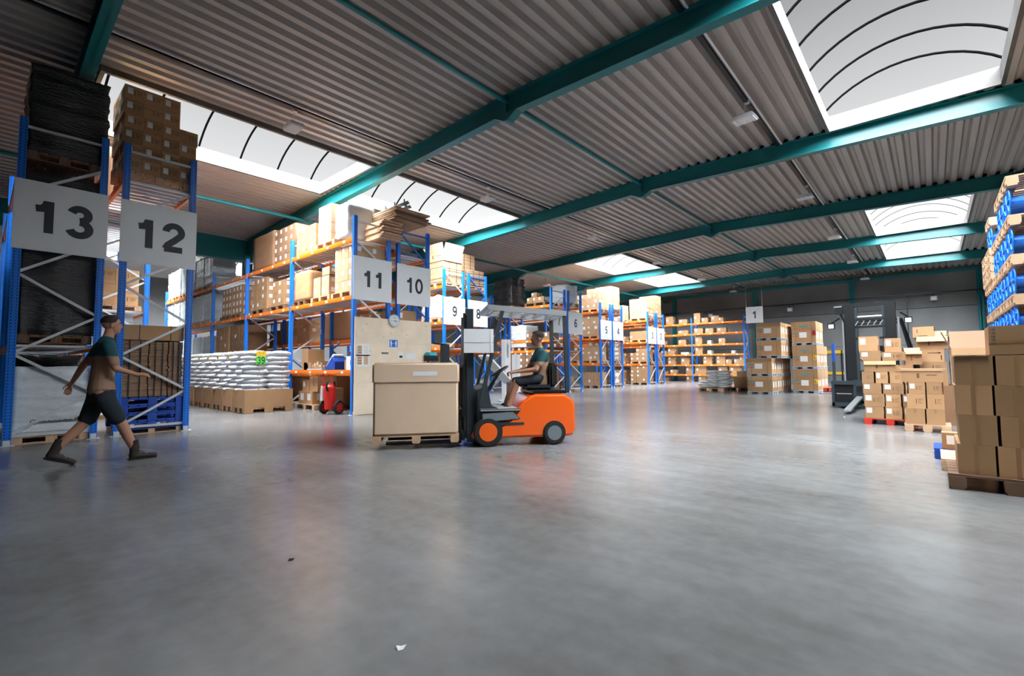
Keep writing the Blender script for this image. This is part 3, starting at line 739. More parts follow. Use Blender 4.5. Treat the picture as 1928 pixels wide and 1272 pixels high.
# ------------------------------------------------------------------ goods in racks 13 and 12
P = 0.144
pallet(-11.55, 0.86, 1.622, 1.2, 0.9, 'wood_dark', 'dark pallet under the black wrapped load at mid height of rack 13')
wrapped_load(-12.15, -11.0, 0.40, 1.34, 1.77, 4.50, 'black_film', 'tall black wrapped load between the two beam levels of rack 13', amp=0.022, div=22)
pallet(-11.55, 0.86, 4.662, 1.2, 0.9, 'wood_dark', 'dark pallet at the top beam of rack 13')
wrapped_load(-12.15, -10.95, 0.40, 1.40, 4.81, 6.28, 'black_film', 'black wrapped load on top of rack 13, reaching the roof', amp=0.022, div=22)
wrapped_load(-13.6, -12.2, 0.40, 1.34, 0.01, 1.45, 'black_film', 'low black wrapped load on the floor deep in rack 13', amp=0.02, div=12)  # black block added so the bright gap under the shelf turns dark
wrapped_load(-14.1, -12.45, 0.40, 1.34, 1.77, 3.9, 'black_film', 'black wrapped load deeper in rack 13, second from the aisle', amp=0.02, div=16)
pallet(-13.0, 0.87, 1.622, 1.2, 0.9, 'wood_dark', 'dark pallet under the second black load in rack 13')
pallet(-11.5, 0.86, 0.0, 1.2, 0.95, 'wood_pale', 'pallet on the floor under the white wrapped bale in rack 13')
o = wrapped_load(-12.1, -10.96, 0.40, 1.32, 0.145, 1.24, 'white_film', 'white wrapped bale with black print at the foot of rack 13', amp=0.014, div=18)
b = MB(); x = 0.60
b.torus((x, -0.22, 0.20), 0.035, 0.005, (1, 0, 0), 'ink', 16, 6)
for i in range(22): b.box(x - 0.012, x + 0.004, -0.17 + i * 0.021, -0.157 + i * 0.021, 0.185 + 0.004 * (i % 2), 0.215 - 0.005 * (i % 3), 'ink')
b.box(x - 0.012, x + 0.004, 0.31, 0.38, 0.19, 0.25, 'ink')
b.build('printed_marks', o)

# rack 12: blue pallets with flattened cardboard and a folded lid, upper goods
for k in range(4):
    pallet(-11.5, 2.2, 0.09 + k * 0.146, 1.2, 1.0, 'blue_pallet', 'blue pallet, %s of the four under the flattened cardboard in rack 12' % layer_word(k, 4), 'blue pallets in rack 12')
b = MB(); b.box(-12.1, -10.92, 1.72, 2.68, 0, 0.02, 'wood_pale').box(-12.1, -10.92, 1.72, 1.82, 0.02, 0.088, 'wood_pale').box(-12.1, -10.92, 2.15, 2.25, 0.02, 0.088, 'wood_pale').box(-12.1, -10.92, 2.58, 2.68, 0.02, 0.088, 'wood_pale')
tag(b.build('wooden_skid'), 'low wooden skid on the floor under the blue pallets', 'pallet')
flat_stack(-12.05, -10.98, 1.72, 2.12, 0.68, 1.72, 'front bundle of flattened cardboard on the blue pallets in rack 12')
flat_stack(-12.05, -10.98, 2.14, 2.42, 0.68, 1.70, 'middle bundle of flattened cardboard on the blue pallets in rack 12', 'flat_card')
flat_stack(-12.05, -10.98, 2.44, 2.66, 0.68, 1.71, 'rear bundle of flattened cardboard on the blue pallets in rack 12', 'flat_card')
r = empty('shallow_carton', (-11.5, 2.17, 1.73)); tag(r, 'long shallow cardboard lid lying on the flattened cardboard in rack 12', 'box')
b = MB(); b.box(-0.56, 0.53, -0.45, 0.50, 0, 0.28, 'carton'); b.box(0.53, 0.532, -0.45, 0.50, 0.27, 0.28, 'label'); b.build('carton', r)
b = MB(); b.box(0.532, 0.535, 0.28, 0.292, 0, 0.28, 'black_steel').box(0.532, 0.535, -0.2, -0.188, 0, 0.28, 'black_steel'); b.build('strap', r)
# second bay of rack 12 (seen between the posts)
flat_stack(-16.0, -14.95, 1.72, 2.55, 1.3, 2.5, 'stack of folded white sheeting behind the far post of rack 12', 'white_film', False, 'sheeting_stack', 'sheeting')
b = MB(); b.box(-16.1, -14.9, 1.7, 2.7, 0, 1.28, 'carton_dark'); tag(b.build('shipping_crate'), 'dark brown crate under the folded white sheeting in rack 12', 'crate')
pallet(-15.5, 2.2, 2.622, 1.2, 1.0, 'wood_pale', 'pallet under the cartons in the far bay of rack 12')
stack('rack 12 far bay', -16.0, 1.72, 2.767, 2, 2, 3, 0.5, 0.46, 0.30, style='lps', mix=['lps', 'ps', 'ls'], ref='from aisle')
# top of rack 12
pallet(-11.6, 2.2, 4.722, 1.2, 1.05, 'wood_pale', 'pallet on the top beam of rack 12 under the tall carton stack', rz=0.0)
rz_ = random.Random(3)
for k in range(6):
    nyk = 4 if k < 4 else 3
    off = 0.0 if k % 2 == 0 else -0.06
    for i in range(2):
        for j in range(nyk):
            wd = 1.16 / nyk if k < 4 else 0.29
            y = 1.62 + (j + 0.5) * 0.292 + (0.02 if k % 2 else 0)
            if k == 4 or k == 5: y = 1.62 + (j + 0.5) * 0.292
            if k == 5 and j == 2: pass
            lb = 'brown carton, %s layer, %s row back, %s, on top of rack 12' % (layer_word(k, 6), NTH[j], 'aisle side' if i == 1 else 'far side')
            carton(-11.85 + i * 0.56, y, 4.867 + k * 0.272, 0.55, 0.288, 0.270, lb, 'carton', rz_.choice(['ps', 'lps', 'lps']), 0, 'cartons on the top of rack 12')
wrapped_load(-14.6, -13.4, 1.75, 2.7, 4.73, 6.1, 'carton_dark', 'large brown block of goods behind the carton stack on rack 12', 'wrapped load', amp=0.004, div=4)

# ------------------------------------------------------------------ white sack row with card skirts
def make_sack():
    bm = bmesh.new(); bmesh.ops.create_cube(bm, size=1.0); bmesh.ops.subdivide_edges(bm, edges=bm.edges[:], cuts=5, use_grid_fill=True)
    for v in bm.verts:
        p = v.co; ex = 1 - min(1, max(0, (abs(p.y) - 0.30) / 0.2)) * 0.35; sx = 1 - 0.25 * (2 * abs(p.z)) ** 2
        v.co = Vector((p.x * (1 - 0.22 * (2 * abs(p.z)) ** 2) * (1 - 0.48 * (2 * abs(p.y)) ** 5), p.y * (1 - 0.12 * (2 * abs(p.x)) ** 3 - 0.08 * (2 * abs(p.z)) ** 2), p.z * (1 - 0.50 * (2 * abs(p.y)) ** 5) * (1 - 0.40 * (2 * abs(p.x)) ** 4)))
        v.co.z += 0.05 * math.sin(p.x * 9 + p.y * 7); v.co.x += 0.015 * math.sin(p.y * 17)
    me = bpy.data.meshes.new('sack'); bm.to_mesh(me); bm.free(); me.materials.append(MATS['sack'])
    for p in me.polygons: p.use_smooth = True
    return me
SACK = make_sack()
PRT = {}
def sack(x, y, z, lx, ly, lz, label, group, prt=None, rz=0.0):
    o = bpy.data.objects.new('white_sack', SACK); link(o); o.location = (x, y, z + lz / 2); o.scale = (lx, ly, lz); o.rotation_euler = (random.uniform(-0.03, 0.03), random.uniform(-0.09, 0.09), rz + random.uniform(-0.07, 0.07))
    tag(o, label, 'sack', group)
    if prt:
        if prt not in PRT:
            b = MB()
            if prt == 'x':   # printing on the long side seen from the aisle
                b.box(0.455, 0.475, -0.3, -0.08, -0.10, 0.12, 'sack_print').box(0.455, 0.475, 0.05, 0.09, -0.25, 0.25, 'ink').box(0.455, 0.475, 0.15, 0.34, -0.05, 0.04, 'sack_print')
            else: b.box(-0.3, -0.06, -0.46, -0.43, -0.2, 0.1, 'sack_print')
            PRT[prt] = b.mesh('printed_marks')
        q = bpy.data.objects.new('printed_marks', PRT[prt]); link(q, o)
    return o
PX = [-13.42 - i * 0.87 for i in range(9)]
for i, x1 in enumerate(PX):
    x0 = x1 - 0.80; y0, y1 = 4.66, 5.86; wh = 'nearest the aisle, with the green 39 card' if i == 0 else '%s behind the 39 card' % NTH[i - 1]
    pallet((x0 + x1) / 2, (y0 + y1) / 2, 0, 0.76, 1.16, 'wood_pale', 'pallet inside the cardboard skirt %s' % wh, 'pallets of the white sack row')
    b = MB(); t = 0.008
    # skirt with cut-outs for the forks at the foot
    for (a, c) in ((0.0, 0.13), (0.33, 0.47), (0.67, 0.8)):
        b.box(x0 + a, x0 + c, y0 - 0.02, y0 - 0.02 + t, 0.012, 0.14, 'carton')
    b.box(x0, x1, y0 - 0.02, y0 - 0.02 + t, 0.14, 0.62, 'carton')
    for (a, c) in ((0.0, 0.22), (0.5, 0.72), (1.04, 1.24)):
        b.box(x1 + 0.01, x1 + 0.01 + t, y0 - 0.02 + a, y0 - 0.02 + c, 0.012, 0.14, 'carton')
    b.box(x1 + 0.01, x1 + 0.01 + t, y0 - 0.02, y1 + 0.02, 0.14, 0.62, 'carton')
    b.box(x0 - 0.01, x0 - 0.01 + t, y0 - 0.02, y1 + 0.02, 0.012, 0.62, 'carton')
    tag(b.build('cardboard_skirt'), 'brown cardboard skirt round the white sacks, pallet %s' % wh, 'cardboard skirt', 'cardboard skirts of the sack row')
    nl = 12; z0 = 0.20; lz = 0.122
    for k in range(nl):
        if k < 3: continue
        for c in range(2):
            for rr_ in range(2 if i == 0 else 1):
                lb = 'white sack, %s, %s%s, pallet %s' % (NTH[nl - 1 - k] + ' from top', 'aisle side' if c else 'far side', (' front' if rr_ == 0 else ' back') if i == 0 else '', 'with the 39 card' if i == 0 else '%s behind the 39 card' % NTH[i - 1])
                sack(x0 + 0.2 + c * 0.4, y0 + 0.3 + rr_ * 0.6 - 0.045 * ((k + c) % 2) + random.uniform(-0.012, 0.02), z0 + k * lz - 0.02, 0.375, 0.64, lz * 1.08, lb, 'sacks on pallet %s of the row' % NTH[i], 'x' if (i == 0 and c == 1) else None)
    if i > 0:
        b = MB(); b.box(-0.06, 0.06, -0.003, 0, -0.05, 0.05, 'yellow'); b.box(-0.03, 0.02, -0.004, -0.003, -0.02, 0.02, 'print_brown')
        o = b.build('yellow_tag'); o.location = (x1 - 0.22, y0 - 0.07, 1.50); o.rotation_euler = (0, 0.12 * (-1) ** i, 0); tag(o, 'small yellow tag on the sacks, pallet %s' % wh, 'tag', 'yellow tags on the sack row')
r = empty('pallet_card', (-13.36, 5.02, 1.30), 0.0); tag(r, 'yellow and green card reading 39 on the end of the sack row', 'card')
b = MB(); b.box(-0.003, 0.003, -0.12, 0.12, -0.01, 0.20, 'green_card').box(-0.003, 0.003, -0.12, 0.13, 0.20, 0.34, 'yellow'); b.build('card', r)
b = MB(); b.box(0.003, 0.004, -0.05, -0.03, 0.28, 0.30, 'ink').box(0.003, 0.004, 0.05, 0.07, 0.28, 0.30, 'ink'); b.build('printed_marks', r)
t_ = bpy.data.objects.new('numeral', text_mesh('39', 0.25, 'ink', 0.002, 0.001, 0.75)); link(t_, r); t_.location = (0.005, 0, 0.095); t_.rotation_euler = (PI / 2, 0, PI / 2)
r.location.x = -13.402
# fixed against the sack faces

# ------------------------------------------------------------------ goods in rack 11
Yf = 6.36
# ground and first level, bay nearest the aisle
pallet(-13.6, 6.75, 0, 1.2, 0.9, 'wood_pale', 'broken pallet on the floor under the first beam of rack 11')
stack('on the floor pallet beneath rack 11', -14.05, 6.34, P + 0.002, 2, 1, 1, 0.42, 0.45, 0.36, style='tw', ref='from aisle')
carton(-13.25, 6.62, P + 0.365, 0.50, 0.45, 0.42, 'tall open topped carton above the floor cartons beneath rack 11', 'carton', 'tp')
carton(-13.72, 6.62, P + 0.365, 0.40, 0.45, 0.30, 'carton next to the tall one beneath rack 11', 'carton', 'tl')
carton(-12.55, 6.58, 0, 0.46, 0.45, 0.62, 'pale carton standing on the floor beside the extinguisher trolley', 'carton', 'tls')
carton(-13.0, 7.0, 0.145, 0.6, 0.4, 0.8, 'dark carton at the back beneath rack 11', 'carton_dark', 't')
b = MB(); b.box(-12.8, -12.3, -0.2, 0.2, 0, 0.0, 'print_teal')
b = MB(); b.prism([(0, 0), (0.55, 0), (0.55, 0.22), (0.38, 0.36), (0.0, 0.05)], -0.2, 0.2, 'blue_pallet', 'y'); r = empty('tape_machine', (-12.9, 6.75, 1.13)); tag(r, 'blue and white bench machine on the first beam of rack 11', 'machine'); b.build('body', r, bevel=0.01)
b = MB(); b.prism([(-0.05, 0.10), (0.34, 0.44), (0.42, 0.40), (0.30, 0.24), (0.02, 0.04)], -0.16, 0.16, 'white_paint', 'y'); b.build('cover', r, bevel=0.015)
b = MB(); b.bar((-0.02, 0, 0.06), (-0.45, 0, -0.10 + 0.12), 0.04, 0.02, 'silver'); b.build('tray', r)
carton(-11.35, 6.65, 1.125, 0.42, 0.4, 0.36, 'white carton with ring print on the first beam of rack 11', 'label', 'p')
carton(-14.1, 6.8, 1.125, 0.45, 0.4, 0.22, 'flat brown carton on the first beam of rack 11', 'carton', 't')
carton(-11.9, 6.9, 1.125, 0.40, 0.4, 0.28, 'small brown carton behind the bench machine in rack 11', 'carton', 't')
# level two of rack 11
pallet(-11.55, 6.77, 3.03, 1.1, 1.0, 'wood_pale', 'pallet under the pale cartons in rack 11, nearest the aisle')
pallet(-12.72, 6.77, 3.03, 1.1, 1.0, 'wood_pale', 'pallet in rack 11 under the stepped pale cartons')
stack('of the pale stack beside sign 11', -12.02, 6.34, 3.177, 3, 2, 4, 0.34, 0.44, 0.30, 'carton_pale', 'l', adj='pale')
for (cx, k, hh) in ((-13.1, 0, 0.3), (-12.62, 0, 0.3), (-13.1, 1, 0.28), (-12.62, 1, 0.28), (-12.6, 2, 0.22)):
    carton(cx, 6.6, 3.177 + k * 0.301, 0.42, 0.45, hh, 'pale carton, %s layer %s, stepped pile in rack 11' % (ORD[k], 'aisle side' if cx > -13 else 'far side'), 'carton_pale', 'l')
pallet(-14.05, 6.77, 3.03, 0.85, 1.0, 'wood_dark', 'dark pallet under the wrapped brown block in rack 11')
wrapped_load(-14.42, -13.5, 6.32, 7.2, 3.177, 4.05, 'carton', 'wrapped brown block of goods at second level, first bay of rack 11', amp=0.008, div=8)
pallet(-15.6, 6.77, 3.03, 1.2, 1.0, 'wood_dark', 'pallet under mixed cartons, second bay of rack 11')
stack('in the mixed pile, second bay of rack 11', -16.1, 6.34, 3.177, 2, 1, 3, 0.44, 0.5, 0.27, style='lp', mix=['l', 'lp', 'p'])
pallet(-17.2, 6.77, 3.03, 1.2, 1.0, 'wood_dark', 'pallet under brown cartons beside the second post of rack 11')
stack('against the second bay post of rack 11', -17.85, 6.34, 3.177, 3, 1, 4, 0.42, 0.5, 0.27, style='lp', mix=['l', 'lp', 'p'])
for q, xx in enumerate((-20.9, -19.8)):
    pallet(xx + 0.5, 6.77, 3.03, 1.05, 1.0, 'wood_dark', 'pallet under labelled cartons, third bay of rack 11, %s' % ('far one' if q == 0 else 'near one'))
    stack('in the %s labelled stack, third bay' % ('far' if q == 0 else 'near'), xx, 6.34, 3.177, 3, 1, 4, 0.33, 0.8, 0.27, style='w')
stack('right of the labelled stacks, third bay', -18.75, 6.34, 3.08, 1, 1, 3, 0.38, 0.6, 0.3, style='w')
# level one, bays three and two (over the white sacks)
pallet(-20.9, 6.77, 1.12, 1.2, 1.0, 'wood_dark', 'pallet behind the white sacks under plain cartons, third bay')
stack('in the plain stack behind the sacks', -21.5, 6.34, 1.27, 3, 1, 5, 0.46, 0.8, 0.30, style='tl', mix=['t', 'tl', 't'])
pallet(-19.3, 6.77, 1.12, 1.2, 1.0, 'wood_dark', 'pallet behind the white sacks under dark cartons, third bay')
stack('in the dark stack behind the sacks', -19.95, 6.34, 1.27, 3, 1, 5, 0.46, 0.8, 0.30, 'carton_dark', 'tl', mix=['t', 'tl', 't'], adj='dark')
stack('low pile behind the sacks, second bay', -17.9, 6.34, 1.125, 3, 1, 2, 0.55, 0.6, 0.30, style='tl', mix=['t', 'tp'])
carton(-14.25, 6.85, 1.125, 0.4, 0.5, 0.62, 'upright plain carton by the second post of rack 11', 'carton', 't')
b = MB(); b.box(-13.9, -13.0, 6.5, 7.1, 1.125, 1.16, 'deck_steel'); tag(b.build('metal_tray'), 'grey metal tray on the first beam of rack 11', 'tray')
for q in range(4): carton(-13.85 + q * 0.16, 6.8, 1.162, 0.14, 0.3, 0.12 + 0.05 * (q % 3), 'small part carton, %s on the metal tray in rack 11' % NTH[q], 'carton', 'l')
# top of rack 11
zt = 4.525
for q, (a, bb, zz, m_) in enumerate(((-14.4, -13.15, 5.40, 'carton'),)):
    stack('rack 11 top, beside pale column', a, 6.34, zt + 0.01, 3, 1, 3, 0.40, 0.8, 0.28, 'carton', 'lp', mix=['p', 'lp'])
pallet(-12.5, 6.77, zt - 0.003, 1.1, 1.0, 'wood_pale', 'pallet under the tall pale column on top of rack 11')
stack('in the tall pale column on rack 11', -13.0, 6.34, zt + P, 2, 1, 4, 0.36, 0.8, 0.27, 'carton_pale', 'p', adj='pale')
o = wrapped_load(-12.15, -11.5, 6.4, 7.2, zt + P + 0.01, 5.62, 'white_film', 'white wrapped load on top of rack 11 next to the timber', amp=0.01, div=8)
stack('on rack 11, labelled wall above bay two', -16.0, 6.34, zt + 0.01, 4, 1, 4, 0.37, 0.8, 0.28, 'carton_dark', 'l', adj='dark')
wrapped_load(-17.9, -16.1, 6.36, 7.2, zt + 0.01, 5.75, 'carton_dark', 'dark film covered cartons on rack 11 above the second bay', amp=0.012, div=8)
pallet(-17.75, 6.4, 4.53 + 1.25, 0.6, 0.5, 'wood_pale', 'loose light pallet lying on the dark film covered cartons') if False else None
pallet(-14.95, 6.9, 4.53, 0.6, 0.8, 'wood_pale', 'small light pallet leaning on the top beam of rack 11') if False else None
# far bays of rack 11: tall white wrapped sack stacks
n_ = 0
for lvl, z in ((0, 1.12), (1, 3.03), (2, 4.52)):
    for q in range(6):
        xx = -22.2 - q * 1.17
        if lvl == 0 and q > 3: continue
        top = {0: 1.25, 1: 1.15, 2: 1.3}[lvl]
        pallet(xx - 0.5, 6.77, z, 1.05, 1.0, 'wood_pale', 'pallet under the %s white wrapped load at %s level, far bays' % (NTH[q], ['lower', 'middle', 'upper'][lvl]), 'pallets in the far bays of rack 11')
        wrapped_load(xx - 1.0, xx, 6.34, 7.2, z + 0.15, z + 0.15 + top, 'white_film', 'white wrapped load, %s in the far bays, %s level of rack 11' % (NTH[q], ['lower', 'middle', 'upper'][lvl]), amp=0.02, group='white wrapped loads in rack 11', div=12)
# timber and poles on top of racks 11 and 10
r = empty('flat_board_bundle', (-12.1, 7.5, 4.6)); tag(r, 'bundle of long flat boards lying across the tops of racks 11 and 10', 'boards')
b = MB()
for i in range(9): b.box(-1.3 + 0.05 * (i % 2), 1.35 + 0.06 * ((i * 7) % 3), -0.6 + 0.02 * (i % 3), 0.05, i * 0.055, i * 0.055 + 0.046, 'wood_pale')
b.build('boards', r)
b = MB()
for xx in (-0.5, 0.4): b.box(xx, xx + 0.02, -0.605, 0.055, -0.0, 0.50, 'label')
b.build('strap', r)
r = empty('brown_board_bundle', (-12.2, 7.9, 5.12)); tag(r, 'upper bundle of brown sheets sticking out above sign 11', 'boards')
b = MB()
for i in range(6): b.box(-1.0 + 0.05 * (i % 3), 1.75 + 0.05 * ((i * 5) % 3), -0.75, 0.30 + 0.1 * (i % 2), i * 0.055, i * 0.055 + 0.04, 'flat_card' if i < 4 else 'wood_pale')
b.build('boards', r)
for q in range(4):
    b = MB(); y = 7.35 + q * 0.12; b.tube([(-13.6, y - 0.1, 5.47 + 0.03 * (q % 2)), (-10.35 - 0.12 * q, y + 0.15, 5.62 + 0.02 * (q % 2))], 0.024, 'mid_grey', 8)
    for s in range(3): b.cyl((-10.5 - 0.12 * q - s * 0.4, y + 0.14 - s * 0.03, 5.55), (-10.5 - 0.12 * q - s * 0.4, y + 0.14 - s * 0.03, 5.72), 0.018, 'mid_grey', 6)
    tag(b.build('metal_pole', smooth=True), 'grey scaffold pole, %s from the front, on top of the brown sheets' % NTH[q], 'pole', 'poles on the timber')

# ------------------------------------------------------------------ goods in rack 10, 9, 8 ...
wrapped_load(-15.2, -13.2, 7.62, 8.5, 2.07, 2.95, 'carton', 'brown film wrapped block on rack 10 seen through rack 11', amp=0.012, div=8)
stack('in rack 10 behind the fire extinguisher bay', -12.95, 7.64, 2.06, 4, 1, 2, 0.46, 0.7, 0.36, style='lp', mix=['l', 'lp'])
stack('in rack 10 at eye height behind rack 11', -13.9, 7.64, 1.01, 6, 1, 1, 0.42, 0.6, 0.30, style='l', mix=['l', 't', 'p'])
stack('rack 10 shelf above the plywood', -12.1, 7.64, 3.21, 2, 1, 1, 0.5, 0.7, 0.35, style='lp')
stack('on the shelf above the plywood and clock', -12.2, 7.75, 2.06 + 0.73, 2, 1, 1, 0.55, 0.7, 0.0001 + 0.0) if False else None
stack('on rack 10 at sign height behind sign 10', -14.3, 7.64, 3.21, 3, 1, 3, 0.5, 0.7, 0.33, style='t')
flat_stack(-14.3, -11.2, 7.65, 8.5, 4.36, 4.50, 'thin sheet pack on the top beam of rack 10', 'mid_grey', False, 'sheet_pack', 'sheets')
stack('rack 10 middle shelf, second bay', -18.3, 7.64, 3.21, 7, 1, 3, 0.48, 0.7, 0.32, style='l', mix=['l', 't', 'p'], ragged=0.3)
stack('rack 10 low shelf, third bay', -19.6, 7.64, 2.06, 7, 1, 3, 0.48, 0.7, 0.28, style='l', mix=['l', 't', 'p'], ragged=0.4)
wrapped_load(-18.6, -15.9, 7.62, 8.5, 0.01, 0.97, 'carton_dark', 'dark brown block of goods at floor level in rack 10, far bay', amp=0.01, div=8)
wrapped_load(-15.6, -13.4, 7.62, 8.5, 0.01, 0.86, 'carton', 'brown block of goods at floor level in rack 10, near bay', amp=0.01, div=8)
wrapped_load(-13.1, -11.1, 7.62, 8.5, 0.01, 0.90, 'carton_dark', 'dark block of goods on the floor behind the plywood', amp=0.01, div=8)
# rack 9 and 8 tops
pallet(-14.95, 12.65, 4.42, 1.2, 1.0, 'wood_pale', 'pallet under the large open carton on rack 9')
flat_stack(-15.5, -14.42, 12.18, 13.15, 4.60, 5.42, 'slatted stack of flattened cartons under the open carton lid, rack 9', 'carton_pale')
open_carton(-14.95, 12.66, 5.43, 1.14, 1.0, 0.42, 'large pale carton lid with open flaps on top of rack 9', 'carton_pale', 0.0, 0.3, (1.3, 1.2, 0.9, 1.2))
pallet(-15.0, 13.98, 4.45, 1.2, 1.0, 'wood_pale', 'pallet under the tall flattened carton stack on rack 8')
flat_stack(-15.5, -14.95, 13.5, 14.4, 4.62, 6.05, 'tall stack of flattened cartons on rack 8, far side', 'carton_pale')
flat_stack(-14.93, -14.38, 13.5, 14.4, 4.62, 5.25, 'lower stack of flattened cartons on rack 8, aisle side', 'flat_card')
wrapped_load(-15.9, -14.5, 12.2, 13.1, 3.12, 4.05, 'white_film', 'white film draped goods beside sign 9', amp=0.06, div=8)
pallet(-15.2, 12.65, 2.98, 1.2, 1.0, 'wood_pale', 'pallet under the white draped goods in rack 9')
carton(-14.85, 12.5, 1.955, 0.9, 0.5, 0.18, 'long flat carton on the lower beam beside rack 9 post', 'carton', 't')
stack('in the lower part of rack 9', -16.8, 12.2, 0.0, 4, 1, 2, 0.5, 0.7, 0.4, style='l')
# black foil pallet between racks 8 and 7
pallet(-15.2, 17.0, 3.90, 1.25, 1.0, 'wood_dark', 'pallet under the black foil load on rack 7')
wrapped_load(-15.85, -14.6, 16.5, 17.45, 4.05, 5.35, 'black_film', 'shiny black foil wrapped load on top of rack 7', amp=0.05, div=14, taper=0.06)
b = MB(); b.box(-15.9, -12.5, 16.6, 17.4, 3.885, 3.893, 'wood_pale')
pallet(-13.3, 17.0, 3.89, 1.2, 0.9, 'wood_dark', 'pallet under small cartons on top of rack 7')
stack('on the top of rack 7', -13.8, 16.62, 4.04, 3, 1, 1, 0.32, 0.5, 0.26, style='l')
carton(-13.45, 16.9, 4.302, 0.32, 0.4, 0.22, 'single carton above the small row on rack 7', 'carton', 'l')
for q in range(4):
    b = MB(); b.bar((-13.1 + q * 0.12, 16.7, 4.08 + 0.05 * q), (-12.3, 17.3, 4.10 + 0.06 * q), 0.10, 0.012, 'label')
    tag(b.build('white_profile'), 'white profile strip, %s in the loose bundle on rack 7' % layer_word(q, 4), 'profile', 'white profiles on rack 7')
pallet(-12.9, 18.3, 3.95, 1.0, 0.9, 'wood_pale', 'pallet under the wrapped pale load on rack 6')
wrapped_load(-13.4, -12.5, 17.85, 18.75, 4.10, 4.95, 'white_film', 'grey film wrapped load on top of rack 6', amp=0.02, div=8)
pallet(-14.25, 17.0, 1.9, 0.9, 0.9, 'wood_pale', 'white pallet base under the glassy wrapped load in rack 7')
wrapped_load(-14.7, -13.8, 16.5, 17.4, 2.05 - 0.0, 2.29, 'white_film', 'clear wrapped goods low in rack 7', amp=0.02, div=8)
wrapped_load(-14.7, -13.8, 16.5, 17.4, 2.36, 3.05, 'white_film', 'clear wrapped goods stacked at mid height of rack 7', amp=0.02, div=10)
stack('on the middle beams of rack 7', -13.75, 16.5, 2.36, 4, 1, 1, 0.34, 0.6, 0.32, 'carton_dark', 'l', adj='dark')
stack('below the low beams of rack 7', -15.2, 16.5, 1.0, 7, 1, 3, 0.34, 0.6, 0.28, 'carton_dark', 'l', adj='dark')
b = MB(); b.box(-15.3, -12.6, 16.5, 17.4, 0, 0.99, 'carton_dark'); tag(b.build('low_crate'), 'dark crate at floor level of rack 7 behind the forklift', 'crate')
stack('in rack 6 behind its lattice, lower level', -13.6, 17.85, 0.0, 3, 1, 2, 0.36, 0.6, 0.34, 'carton', 'l')
stack('in rack 6 behind its lattice, middle level', -13.6, 17.85, 1.905, 3, 1, 1, 0.36, 0.6, 0.36, 'carton_dark', 'l', adj='dark')
# rack 5 and 4 (pale labelled stacks on three levels and floor)
for lv, z, nz, hh in ((0, 0.0, 2, 0.34), (1, 1.33, 4, 0.24), (2, 2.64, 4, 0.27), (3, 4.07, 4, 0.27)):
    lw = ['floor', 'lowest beam', 'middle beam', 'top beam'][lv]
    for q, xx in enumerate((-14.25, -15.55)):
        if lv == 0 and q == 1: continue
        pallet(xx + 0.55, 22.25, z, 1.15, 1.0, 'wood_pale', 'pallet on the %s of rack 5, %s' % (lw, 'near the aisle' if q == 0 else 'second in'), 'pallets in rack 5')
        stack('%s stack, %s of rack 5' % ('first' if q == 0 else 'second', lw), xx, 21.78, z + P + 0.002, 3, 1, nz if q == 0 else nz - 1, 0.36, 0.7, hh, 'carton_pale' if q == 0 else 'carton', 'l', mix=['l', 'w', 't'], adj='pale' if q == 0 else 'brown', ragged=0.35 if lv else 0)
    pallet(-13.62, 23.53, z, 1.0, 1.0, 'wood_pale', 'pallet on the %s of rack 4 behind the lattice' % lw, 'pallets in rack 4')
    stack('%s of rack 4' % lw, -14.1, 23.05, z + P + 0.002, 3, 1, nz + (1 if lv == 3 else 0), 0.33, 0.9, hh, 'carton_pale', 'w', adj='pale')
# rack 3 and 2
for lv, z, nz, hh in ((0, 0.0, 4, 0.25), (1, 1.29, 3, 0.26), (2, 2.63, 2, 0.26), (3, 3.96, 4, 0.30)):
    lw = ['floor', 'lowest beam', 'middle beam', 'top beam'][lv]
    for q, xx in enumerate((-14.15, -15.75)):
        pallet(xx + 0.6, 27.6, z, 1.2, 1.0, 'wood_pale', 'pallet on the %s of rack 3, %s' % (lw, 'near the aisle' if q == 0 else 'second in'), 'pallets in rack 3')
        stack('%s stack, %s of rack 3' % ('first' if q == 0 else 'second', lw), xx, 27.12, z + P + 0.002, 3, 1, nz if q == 0 else max(1, nz - 1), 0.38, 0.7, hh, 'carton' if lv < 3 else 'carton_pale', 'l', mix=['l', 'l', 't'], adj='brown', ragged=0.3 if lv in (1, 2) else 0)
    pallet(-13.55, 28.8, z, 1.1, 0.95, 'wood_pale', 'pallet on the %s of rack 2 behind the lattice' % lw, 'pallets in rack 2')
    stack('%s of rack 2' % lw, -14.1, 28.4, z + P + 0.002, 3, 1, nz + (1 if lv == 3 else -1 if nz > 2 else 0), 0.36, 0.8, hh, 'carton', 'l')
